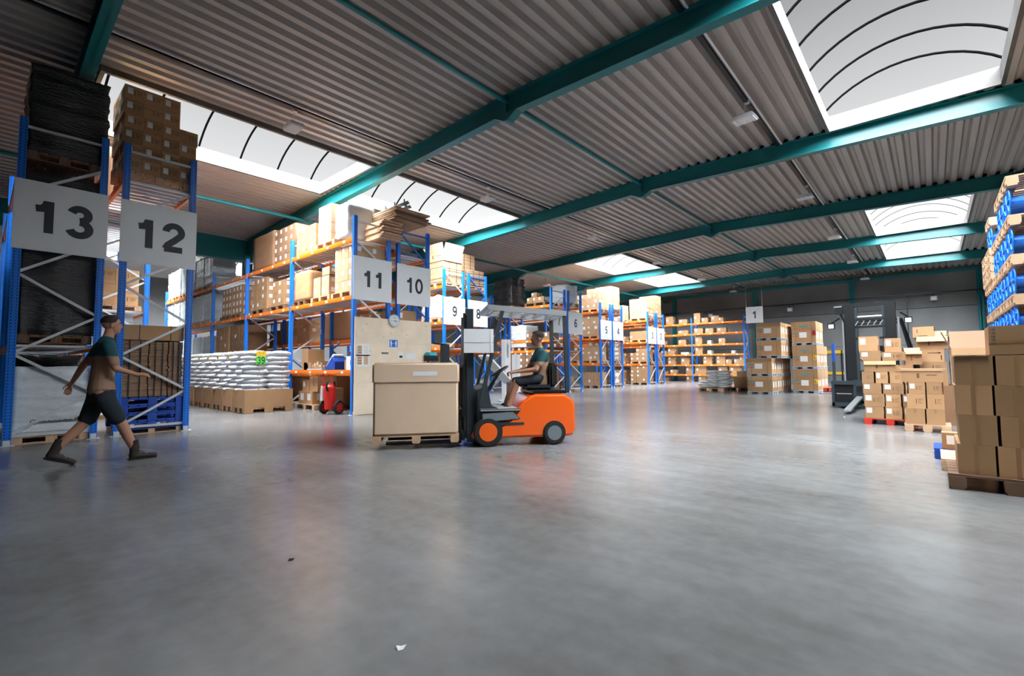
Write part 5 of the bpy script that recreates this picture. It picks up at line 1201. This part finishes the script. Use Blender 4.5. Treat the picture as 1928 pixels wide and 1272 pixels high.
for ci, (y, ztop, _) in enumerate(cols):
    lv = 0; z = 0.0; X0 = 0.86
    lo = 1.0
    b = None
    z = 1.04
    pallet(X0 + 0.62, y + 0.4, z - 0.144, 1.24, 0.8, 'wood_pale', 'pallet under the lowest reels seen, column %s from the camera' % NTH[ci], 'pallets between the blue reels')
    k = 0
    while z + 0.56 < ztop + 0.05:
        if ci >= 3 and k == 3:
            # empties piled between the reel layers
            for q in range(4):
                pallet(X0 + 0.6, y + 0.4, z + q * 0.1445, 1.24, 0.8, 'wood_pale', 'empty pallet, %s in the pile above the reels, column %s' % (ORD[q], NTH[ci]), 'pallets between the blue reels')
            z += 4 * 0.1445 + 0.001; k += 1; continue
        for j in range(2):
            for i in range(2 if ci < 2 else 1):
                o = make_reel() if reel0 is None else copy_tree(reel0)
                if reel0 is None: reel0 = o
                o.location = (X0 + 0.16 + i * 0.32, y + 0.2 + j * 0.4, z + 0.201); o.rotation_euler = (random.uniform(0, 1), 0, 0)
                tag(o, 'blue reel, %s layer, column %s from the camera, %s%s' % (ORD[k], NTH[ci], ['front', 'back'][j], '' if ci >= 2 else [' outer', ' inner'][i]), 'reel', 'blue reels between pallets')
        z += 0.402
        pallet(X0 + 0.62, y + 0.4, z + 0.001, 1.24, 0.8, 'wood_pale', 'pallet above reel layer %s, column %s from the camera' % (NTH[k], NTH[ci]), 'pallets between the blue reels')
        z += 0.146; k += 1
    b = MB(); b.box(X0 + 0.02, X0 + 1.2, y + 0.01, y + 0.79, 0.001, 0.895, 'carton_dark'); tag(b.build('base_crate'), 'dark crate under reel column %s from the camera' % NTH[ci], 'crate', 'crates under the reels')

# ------------------------------------------------------------------ stretch wrapper behind the forklift
r = empty('pallet_wrapper', (-9.6, 10.6, 0)); tag(r, 'white pallet wrapping machine with tall column behind the forklift', 'machine')
b = MB(); b.box(-0.14, 0.02, -0.10, 0.14, 0.0, 2.0, 'white_paint').box(0.02, 0.024, -0.04, 0.05, 1.45, 1.85, 'silver'); b.build('column', r, bevel=0.01)
b = MB(); b.box(-0.1, 0.1, 0.32, 0.5, 0.3, 1.55, 'white_paint'); b.build('carriage', r, bevel=0.01)
b = MB(); b.box(-0.3, 0.3, -0.3, 0.7, 0, 0.1, 'mid_grey').cyl((-0.6, 1.3, 0.0), (-0.6, 1.3, 0.08), 0.75, 'mid_grey', 32); b.build('turntable', r)
r = empty('loading_ramp', (-8.9, 9.3, 0)); tag(r, 'leaning silver conveyor ramp with black lines between load and forklift', 'ramp')
b = MB(); b.bar((0.0, -0.40, 1.48), (0.0, 0.62, 0.72), 0.38, 0.05, 'white_paint')
for k in (0.3, 0.62, 0.93): b.bar((-0.2, -0.40 + 1.02 * k - 0.02, 1.51 - 0.76 * k), (0.2, -0.40 + 1.02 * k - 0.02, 1.51 - 0.76 * k), 0.02, 0.01, 'black_steel')
b.build('bed', r)
b = MB(); b.bar((0, -0.25, 1.34), (0, -0.25, 0), 0.06, 0.06, 'mid_grey').bar((0, 0.55, 0.75), (0, 0.55, 0), 0.06, 0.06, 'mid_grey'); b.build('support', r)
r = empty('monitor_stand', (-12.0, 10.2, 0)); tag(r, 'black monitor arm and terminal beside the plywood end', 'terminal')
b = MB(); b.box(-0.04, 0.04, -0.04, 0.04, 0, 1.7, 'black_steel').box(-0.25, 0.25, -0.25, 0.25, 0, 0.04, 'black_steel'); b.build('pole', r)
b = MB(); b.box(-0.06, 0.06, -0.15, 0.15, 1.25, 1.9, 'dark_grey').bar((0, -0.5, 1.95), (0, 0.15, 1.9), 0.05, 0.05, 'black_steel'); b.build('screen', r)

# ------------------------------------------------------------------ the moving forklift with its load
FA = math.atan2(-0.79, -0.61)
fw = Vector((math.cos(FA), math.sin(FA), 0)); lf = Vector((-fw.y, fw.x, 0))
org = Vector((-4.16, 6.16, 0)) - lf * 0.52
r = empty('forklift', org, FA); tag(r, 'orange electric forklift carrying a large carton across the open floor', 'forklift')
b = MB()
b.prism([(0.0, 0.16), (0.0, 0.60), (0.05, 0.70), (0.16, 0.77), (0.66, 0.77), (0.80, 0.68), (0.92, 0.52), (1.02, 0.40), (1.18, 0.30), (1.55, 0.28), (1.62, 0.12), (0.06, 0.12)], -0.50, 0.50, 'orange_truck')
b.build('body', r, bevel=0.035, seg=3)
b = MB(); b.box(0.80, 1.52, -0.505, 0.505, 0.302, 0.36, 'dark_grey').prism([(1.0, 0.36), (1.52, 0.36), (1.52, 0.84), (1.36, 0.92), (1.30, 0.60), (1.02, 0.50)], -0.46, 0.46, 'dark_grey').prism([(0.86, 0.40), (1.45, 0.36), (1.45, 0.50), (0.98, 0.52)], -0.512, 0.512, 'mid_grey').box(0.86, 1.48, -0.52, 0.52, 0.52, 0.56, 'silver'); b.build('step_and_cowl', r, bevel=0.01)
b = MB(); b.box(0.10, 0.66, -0.46, 0.46, 0.771, 0.82, 'black_steel'); b.build('hood_cover', r, bevel=0.015)
b = MB(); b.box(0.28, 0.72, -0.24, 0.24, 0.82, 0.90, 'rubber').box(0.20, 0.32, -0.23, 0.23, 0.87, 1.24, 'rubber'); b.build('seat', r, bevel=0.03)
b = MB()
for s in (-1, 1):
    b.bar((0.10, s * 0.42, 0.78), (0.12, s * 0.40, 2.02), 0.06, 0.05, 'dark_grey').bar((1.48, s * 0.44, 0.60), (1.12, s * 0.42, 2.05), 0.06, 0.05, 'dark_grey').bar((0.10, s * 0.40, 2.02), (1.35, s * 0.42, 2.10), 0.07, 0.08, 'silver')
for i in range(6): b.bar((0.22 + i * 0.2, -0.40, 2.03 + i * 0.012), (0.22 + i * 0.2, 0.40, 2.03 + i * 0.012), 0.035, 0.05, 'silver')
b.box(0.1, 0.16, -0.42, 0.42, 1.98, 2.04, 'silver').box(1.28, 1.36, -0.44, 0.44, 2.06, 2.13, 'silver'); b.build('overhead_guard', r)
for s in (-1, 1):
    b = MB(); b.box(1.56, 1.66, s * 0.30 - 0.05, s * 0.30 + 0.05, 0.06, 2.08, 'dark_grey').box(1.66, 1.70, s * 0.22 - 0.03, s * 0.22 + 0.03, 0.10, 2.0, 'mid_grey'); b.build('mast_rail', r)
b = MB()
for z in (0.3, 1.0, 1.98): b.box(1.58, 1.64, -0.26, 0.26, z, z + 0.09, 'dark_grey')
b.cyl((1.60, 0, 0.3), (1.60, 0, 1.7), 0.035, 'silver', 12); b.build('mast_crossbars', r)
b = MB(); b.box(1.70, 1.74, -0.45, 0.45, 0.10, 0.20, 'black_steel').box(1.70, 1.74, -0.45, 0.45, 0.45, 0.55, 'black_steel')
for i in range(5): b.box(1.70, 1.73, -0.44 + i * 0.215, -0.41 + i * 0.215, 0.5, 1.20, 'black_steel')
b.box(1.70, 1.73, -0.45, 0.45, 1.18, 1.22, 'black_steel'); b.build('load_backrest', r)
for s in (-1, 1):
    b = MB(); b.box(1.74, 1.78, s * 0.25 - 0.06, s * 0.25 + 0.06, 0.045, 0.55, 'black_steel').box(1.74, 2.85, s * 0.25 - 0.06, s * 0.25 + 0.06, 0.045, 0.085, 'black_steel'); b.build('fork', r)
for x, s, rad in ((1.36, 1, 0.22), (1.36, -1, 0.22), (0.34, 1, 0.18), (0.34, -1, 0.18)):
    b = MB(); b.cyl((x, s * 0.53, rad), (x, s * 0.38, rad), rad, 'rubber', 30); wo = b.build('wheel', r, bevel=0.02)
    b = MB(); b.cyl((x, s * 0.535, rad), (x, s * 0.53, rad), rad * 0.62, 'orange_truck' if x > 1 else 'mid_grey', 24); b.build('hub', wo)
b = MB(); b.torus((1.10, 0, 1.12), 0.15, 0.014, (0.5, 0, 0.86), 'black_steel', 24, 8).bar((1.10, 0, 1.12), (1.30, 0, 0.80), 0.05, 0.05, 'black_steel'); b.build('steering_wheel', r, smooth=True)
b = MB(); b.box(1.30, 1.32, -0.42, 0.50, 1.42, 1.74, 'label').box(1.32, 1.325, -0.38, 0.46, 1.52, 1.54, 'grey_plastic'); b.build('clear_screen', r)['label'] = 'pale rectangular panel hung on the mast'
b = MB(); b.box(1.27, 1.72, 0.475, 0.495, 1.40, 1.76, 'white_paint').box(1.27, 1.72, 0.495, 0.498, 1.55, 1.56, 'grey_plastic'); b.build('notice_panel', r)
# load
lo = org + fw * 2.41
r = pallet(lo.x, lo.y, 0.087, 1.24, 1.0, 'wood_pale', 'pale pallet on the forks under the large carton', None, 0.12, FA)
r = empty('bulk_carton', (lo.x, lo.y, 0.208), FA); tag(r, 'large pale carton with fitted lid carried on the forklift forks', 'box')
b = MB(); b.box(-0.61, 0.61, -0.46, 0.50, 0, 0.84, 'carton_load'); b.build('carton', r, bevel=0.03, seg=3)
b = MB(); b.box(-0.625, 0.625, -0.475, 0.515, 0.74, 1.05, 'carton_load'); b.build('lid', r, bevel=0.03, seg=3)
b = MB(); b.box(-0.30, 0.05, 0.515, 0.518, 0.86, 0.92, 'label'); b.build('shipping_label', r)

# ------------------------------------------------------------------ people
def skin_mesh(nodes, edges, m, root, parent, name, sub=2, extra=None, voxel=0.010, split=None, k=1.0):
    """one continuous surface: tapering limbs along the joints, fused by a voxel remesh; split=(z, material) colours the part above z"""
    b = MB() if extra is None else extra
    for e in edges:
        p, q = nodes[e[0]], nodes[e[1]]; L = (Vector(p[:3]) - Vector(q[:3])).length; rp = (p[3], p[4] if len(p) > 4 else p[3]); rq = (q[3], q[4] if len(q) > 4 else q[3])
        rm = min(rp + rq); n = max(2, int(L / (rm * 0.30)) + 1)
        for i in range(n + 1):
            t = i / n; c = [p[j] + (q[j] - p[j]) * t for j in range(3)]; rx = rp[0] + (rq[0] - rp[0]) * t; ry = rp[1] + (rq[1] - rp[1]) * t
            b.ball(c, rx, ry, min(rx, ry) * 0.95, 'skin', 16 if rm > 0.02 else 8, 10 if rm > 0.02 else 6)
    nm = b.mesh('lump')
    o = bpy.data.objects.new(name, nm); COL.objects.link(o)
    rmd = o.modifiers.new('fuse', 'REMESH'); rmd.mode = 'VOXEL'; rmd.voxel_size = voxel
    sm = o.modifiers.new('smooth', 'SMOOTH'); sm.factor = 0.5; sm.iterations = 4 if voxel > 0.008 else 2
    bpy.context.view_layer.update()
    dg = bpy.context.evaluated_depsgraph_get(); nm = bpy.data.meshes.new_from_object(o.evaluated_get(dg)); bpy.data.objects.remove(o)
    nm.materials.clear(); nm.materials.append(MATS[m])
    if split: nm.materials.append(MATS[split[1]])
    for p in nm.polygons: p.use_smooth = True; p.material_index = 1 if (split and p.center.z > split[0]) else 0
    q = bpy.data.objects.new(name, nm); link(q, parent)
    return q
def hand(nodes, edges, key, wrist, pdir, up, curl=0.5, sgn=1):
    """palm, four fingers, thumb: pdir along the hand, up = back of the hand"""
    d = Vector(pdir).normalized(); u = Vector(up); s = d.cross(u).normalized() * sgn; u = s.cross(d).normalized() * sgn
    wv = Vector(wrist); pm = wv + d * 0.05; nodes[key + 'p'] = (*pm, 0.034, 0.018); edges.append((key, key + 'p'))
    for i, (off, ln) in enumerate(((-0.030, 0.062), (-0.010, 0.072), (0.010, 0.067), (0.030, 0.052))):
        a = pm + d * 0.045 + s * off; b1 = a + (d * math.cos(curl) - u * math.sin(curl)) * ln * 0.55; c1 = b1 + (d * math.cos(curl * 2.2) - u * math.sin(curl * 2.2)) * ln * 0.6
        for nmn, pt, rd in (('a', a, 0.0095), ('b', b1, 0.0085), ('c', c1, 0.007)): nodes['%s%d%s' % (key, i, nmn)] = (*pt, rd, rd)
        edges += [(key + 'p', '%s%da' % (key, i)), ('%s%da' % (key, i), '%s%db' % (key, i)), ('%s%db' % (key, i), '%s%dc' % (key, i))]
    t1 = wv + d * 0.035 - s * 0.035 - u * 0.005; t2 = t1 + d * 0.035 - s * 0.02 - u * 0.012; t3 = t2 + d * 0.028 - u * 0.008
    for nmn, pt, rd in (('t1', t1, 0.012), ('t2', t2, 0.010), ('t3', t3, 0.008)): nodes[key + nmn] = (*pt, rd, rd)
    edges += [(key, key + 't1'), (key + 't1', key + 't2'), (key + 't2', key + 't3')]
def head_nodes(nodes, edges, neck, hx, hz, lean=0.0):
    """neck key exists; a short stem into the skull, the head itself is fused on"""
    nodes['hd0'] = (0, hx - 0.01, hz - 0.05, 0.05, 0.055); edges += [(neck, 'hd0')]
def head_lumps(hx, hz):
    b = MB(); b.ball((0, hx - 0.012, hz + 0.025), 0.076, 0.098, 0.098, 'skin', 28, 18).ball((0, hx + 0.032, hz - 0.045), 0.058, 0.062, 0.078, 'skin', 24, 14).ball((0, hx + 0.055, hz - 0.092), 0.034, 0.034, 0.026, 'skin', 18, 10)
    b.ball((0, hx + 0.096, hz - 0.022), 0.014, 0.022, 0.022, 'skin', 14, 8).ball((0, hx + 0.075, hz + 0.028), 0.05, 0.022, 0.014, 'skin', 16, 8).ball((0, hx + 0.080, hz - 0.062), 0.024, 0.016, 0.014, 'skin', 14, 8)
    for s in (-1, 1): b.ball((s * 0.077, hx - 0.008, hz - 0.012), 0.012, 0.022, 0.034, 'skin', 14, 8)
    return b
def face_parts(parent, hx, hz):
    for s in (-1, 1):
        b = MB(); b.ball((s * 0.032, hx + 0.088, hz + 0.004), 0.012, 0.010, 0.009, 'eye_white', 12, 8).ball((s * 0.032, hx + 0.096, hz + 0.004), 0.005, 0.004, 0.005, 'ink', 10, 6); b.build('eye', parent, smooth=True)
        b = MB(); b.bar((s * 0.016, hx + 0.098, hz + 0.026), (s * 0.05, hx + 0.086, hz + 0.026), 0.012, 0.006, 'hair'); b.build('eyebrow', parent)
    b = MB(); b.ball((0, hx + 0.088, hz - 0.066), 0.024, 0.008, 0.006, 'print_red', 12, 6); b.build('mouth', parent, smooth=True)
    b = MB()
    P = []; n, k = 20, 10
    for i in range(k + 1):
        t = 0.0 + 1.75 * i / k
        for j in range(n):
            q = 2 * PI * j / n; fy = math.sin(q); lim = t if fy < 0.2 else t * (1 - 0.42 * min(1, (fy - 0.2) / 0.5))
            P.append((0.088 * math.sin(lim) * math.cos(q), hx - 0.008 + 0.112 * math.sin(lim) * fy, hz + 0.035 + 0.098 * math.cos(lim)))
    b.poly(P, [(i * n + j, i * n + (j + 1) % n, (i + 1) * n + (j + 1) % n, (i + 1) * n + j) for i in range(k) for j in range(n)], 'hair')
    b.build('hair', parent, smooth=True)

# walker, facing +Y in his own frame
W = empty('person', (-8.05, 1.08, 0)); tag(W, 'person striding along the racks in teal and tan top, dark shorts and boots', 'person')
N = {'pel': (0, 0.0, 0.98, 0.115, 0.085), 'wst': (0, 0.0, 1.12, 0.11, 0.085), 'chs': (0, 0.02, 1.42, 0.155, 0.115), 'nkb': (0, 0.03, 1.57, 0.065, 0.065), 'nk': (0, 0.05, 1.64, 0.055, 0.058),
     'hl': (0.09, -0.01, 0.90, 0.080, 0.085), 'kl': (0.10, 0.18, 0.53, 0.062, 0.066), 'cl': (0.10, 0.26, 0.34, 0.055, 0.062), 'al': (0.10, 0.345, 0.13, 0.036, 0.04), 'fl': (0.10, 0.38, 0.07, 0.03, 0.028), 'tl': (0.10, 0.47, 0.045, 0.028, 0.020),
     'hr': (-0.09, -0.01, 0.90, 0.080, 0.085), 'kr': (-0.09, -0.13, 0.53, 0.062, 0.066), 'cr': (-0.09, -0.26, 0.37, 0.055, 0.062), 'ar': (-0.09, -0.42, 0.19, 0.036, 0.04), 'fr': (-0.09, -0.40, 0.115, 0.03, 0.028), 'tr': (-0.09, -0.33, 0.075, 0.028, 0.020),
     'sl': (0.185, 0.02, 1.50, 0.062, 0.062), 'el': (0.25, 0.10, 1.20, 0.043, 0.043), 'wl': (0.22, 0.32, 1.12, 0.028, 0.024),
     'sr': (-0.19, 0.0, 1.48, 0.062, 0.062), 'er': (-0.26, -0.16, 1.24, 0.043, 0.043), 'wr': (-0.27, -0.26, 1.02, 0.028, 0.024)}
Ed = [('pel', 'wst'), ('wst', 'chs'), ('chs', 'nkb'), ('nkb', 'nk'), ('pel', 'hl'), ('hl', 'kl'), ('kl', 'cl'), ('cl', 'al'), ('al', 'fl'), ('fl', 'tl'), ('pel', 'hr'), ('hr', 'kr'), ('kr', 'cr'), ('cr', 'ar'), ('ar', 'fr'), ('fr', 'tr'), ('chs', 'sl'), ('sl', 'el'), ('el', 'wl'), ('chs', 'sr'), ('sr', 'er'), ('er', 'wr')]
HZ = 1.775
head_nodes(N, Ed, 'nk', 0.075, HZ)
hand(N, Ed, 'wl', N['wl'][:3], (0, 1, 0.0), (0.6, 0, 0.8), 0.5)
hand(N, Ed, 'wr', N['wr'][:3], (0, -0.3, -1), (-1, 0, 0), 0.4)
body = skin_mesh(N, Ed, 'skin', 'pel', W, 'body', extra=head_lumps(0.075, HZ), voxel=0.006)
face_parts(body, 0.075, HZ)
skin_mesh({'w': (0, 0, 0.94, 0.172, 0.146), 'w1': (0, 0, 1.05, 0.155, 0.128), 'w2': (0, 0.005, 1.20, 0.150, 0.124), 'c': (0, 0.018, 1.42, 0.175, 0.135), 'n': (0, 0.03, 1.555, 0.095, 0.085), 'a': (0.19, 0.02, 1.49, 0.078, 0.078), 'b': (0.235, 0.075, 1.28, 0.064, 0.064), 'd': (-0.19, 0.0, 1.49, 0.078, 0.078), 'e': (-0.245, -0.10, 1.30, 0.064, 0.064)},
          [('w', 'w1'), ('w1', 'w2'), ('w2', 'c'), ('c', 'n'), ('c', 'a'), ('a', 'b'), ('c', 'd'), ('d', 'e')], 'shirt_tan', 'w', W, 'shirt', split=(1.36, 'shirt_teal'))
skin_mesh({'p': (0, 0, 1.03, 0.150, 0.124), 'q': (0, 0, 0.94, 0.158, 0.138), 'a': (0.095, 0.03, 0.80, 0.105, 0.115), 'b': (0.105, 0.15, 0.56, 0.092, 0.096), 'c': (-0.095, -0.03, 0.80, 0.105, 0.115), 'd': (-0.098, -0.11, 0.56, 0.092, 0.096)}, [('p', 'q'), ('q', 'a'), ('a', 'b'), ('q', 'c'), ('c', 'd')], 'shorts', 'p', W, 'shorts')
def boot(parent, ax, ay, az, toe, pitch):
    r = bpy.data.objects.new('boot', None)
    b = MB()
    me = skin_mesh({'h': (0, -0.045, 0.05, 0.046, 0.044), 'm': (0, 0.04, 0.05, 0.047, 0.042), 't': (0, 0.15, 0.04, 0.05, 0.034), 'tt': (0, 0.195, 0.037, 0.04, 0.030), 'a': (0, -0.03, 0.11, 0.048, 0.054), 's': (0, -0.03, 0.19, 0.052, 0.056)}, [('h', 'm'), ('m', 't'), ('t', 'tt'), ('h', 'a'), ('a', 's')], 'boot', 'h', parent, 'boot')
    me.location = (ax, ay, az); me.rotation_euler = (pitch, 0, 0)
    b.box(-0.052, 0.052, -0.095, 0.215, 0.0, 0.022, 'rubber'); b.build('sole', me, bevel=0.01)
    b = MB()
    for i in range(4): b.bar((-0.03, 0.02 + 0.022 * i, 0.125 - 0.016 * i), (0.03, 0.03 + 0.022 * i, 0.120 - 0.016 * i), 0.006, 0.006, 'silver')
    b.build('laces', me)
    b = MB(); b.cyl((0, -0.03, 0.17), (0, -0.035, 0.255), 0.050, 'sock', 14, 0.046); b.build('sock', me, smooth=True)
boot(W, 0.10, 0.375, 0.0, 0, 0.0)
boot(W, -0.09, -0.42, 0.075, 0, -0.38)

# driver on the forklift seat, facing the mast
ft = org + fw * 0.42
D_ = empty('person', (ft.x, ft.y, 0), FA - PI / 2); tag(D_, 'person driving the orange forklift, teal and tan top, hands at the wheel', 'person')
z0 = 0.885
N = {'pel': (0, 0.0, z0 + 0.10, 0.115, 0.09), 'wst': (0, -0.01, z0 + 0.24, 0.12, 0.10), 'chs': (0, 0.0, z0 + 0.44, 0.15, 0.11), 'nkb': (0, 0.01, z0 + 0.58, 0.07, 0.07), 'nk': (0, 0.025, z0 + 0.62, 0.055, 0.057),
     'hl': (0.10, 0.05, z0 + 0.09, 0.07, 0.068), 'kl': (0.13, 0.42, z0 + 0.06, 0.062, 0.062), 'al': (0.13, 0.58, 0.52, 0.04, 0.04), 'tl': (0.13, 0.72, 0.42, 0.04, 0.03),
     'hr': (-0.10, 0.05, z0 + 0.09, 0.07, 0.068), 'kr': (-0.13, 0.42, z0 + 0.06, 0.062, 0.062), 'ar': (-0.13, 0.58, 0.52, 0.04, 0.04), 'tr': (-0.13, 0.72, 0.42, 0.04, 0.03),
     'sl': (0.19, 0.0, z0 + 0.50, 0.062, 0.062), 'el': (0.24, 0.16, z0 + 0.26, 0.043, 0.043), 'wl': (0.16, 0.42, z0 + 0.22, 0.028, 0.024),
     'sr': (-0.19, 0.0, z0 + 0.50, 0.062, 0.062), 'er': (-0.26, 0.14, z0 + 0.26, 0.043, 0.043), 'wr': (-0.18, 0.42, z0 + 0.22, 0.028, 0.024)}
Ed = [('pel', 'wst'), ('wst', 'chs'), ('chs', 'nkb'), ('nkb', 'nk'), ('pel', 'hl'), ('hl', 'kl'), ('kl', 'al'), ('al', 'tl'), ('pel', 'hr'), ('hr', 'kr'), ('kr', 'ar'), ('ar', 'tr'), ('chs', 'sl'), ('sl', 'el'), ('el', 'wl'), ('chs', 'sr'), ('sr', 'er'), ('er', 'wr')]
head_nodes(N, Ed, 'nk', 0.05, z0 + 0.765)
hand(N, Ed, 'wl', N['wl'][:3], (-0.3, 1, -0.1), (0, 0.1, 1), 0.9)
hand(N, Ed, 'wr', N['wr'][:3], (0.3, 1, -0.1), (0, 0.1, 1), 0.9, -1)
body = skin_mesh(N, Ed, 'skin', 'pel', D_, 'body', extra=head_lumps(0.05, z0 + 0.765), voxel=0.007)
face_parts(body, 0.05, z0 + 0.765)
skin_mesh({'w': (0, -0.01, z0 + 0.03, 0.168, 0.142), 'w1': (0, 0, z0 + 0.2, 0.15, 0.125), 'c': (0, 0.0, z0 + 0.42, 0.172, 0.132), 'n': (0, 0.01, z0 + 0.555, 0.095, 0.085), 'a': (0.19, 0.0, z0 + 0.50, 0.078, 0.078), 'b': (0.225, 0.09, z0 + 0.34, 0.062, 0.062), 'd': (-0.19, 0.0, z0 + 0.50, 0.078, 0.078), 'e': (-0.24, 0.08, z0 + 0.34, 0.062, 0.062)}, [('w', 'w1'), ('w1', 'c'), ('c', 'n'), ('c', 'a'), ('a', 'b'), ('c', 'd'), ('d', 'e')], 'shirt_tan', 'w', D_, 'shirt', split=(z0 + 0.38, 'shirt_teal'))
skin_mesh({'p': (0, 0, z0 + 0.14, 0.15, 0.13), 'a': (0.10, 0.08, z0 + 0.09, 0.095, 0.09), 'b': (0.13, 0.40, z0 + 0.06, 0.080, 0.076), 'c': (-0.10, 0.08, z0 + 0.09, 0.095, 0.09), 'd': (-0.13, 0.40, z0 + 0.06, 0.080, 0.076)}, [('p', 'a'), ('a', 'b'), ('p', 'c'), ('c', 'd')], 'shorts', 'p', D_, 'shorts')
for s in (-1, 1):
    q = skin_mesh({'h': (0, -0.045, 0.05, 0.046, 0.044), 'm': (0, 0.04, 0.05, 0.047, 0.042), 't': (0, 0.17, 0.04, 0.05, 0.034), 'a': (0, -0.03, 0.11, 0.048, 0.054), 's': (0, -0.03, 0.18, 0.052, 0.056)}, [('h', 'm'), ('m', 't'), ('h', 'a'), ('a', 's')], 'boot', 'h', D_, 'boot'); q.location = (s * 0.13, 0.62, 0.37)

# ------------------------------------------------------------------ small litter on the floor
rr = random.Random(11)
for q, (x, y, m_, lb) in enumerate(((-3.05, 1.35, 'ink', 'dark scrap on the floor left of centre'), (-1.75, 1.25, 'label', 'tiny pale scrap on the near floor'), (-1.25, 1.28, 'print_teal', 'tiny blue scrap near the bottom of the floor'), (-1.55, 13.0, 'label', 'pale scrap on the floor before the reach truck'), (-9.3, 24.0, 'ink', 'dark leaf on the floor before the back shelves'), (-8.7, 23.6, 'ink', 'dark leaf on the floor near the sack heap'))):
    b = MB(); b.poly([(x + 0.018 * rr.uniform(0.6, 1.4) * math.cos(a), y + 0.02 * rr.uniform(0.6, 1.4) * math.sin(a), 0.002 + 0.008 * (i % 2)) for i, a in enumerate([0, 1.2, 2.4, 3.6, 4.9])], [(0, 1, 2, 3, 4)], m_)
    tag(b.build('litter_scrap'), lb, 'scrap')
flush_cartons()
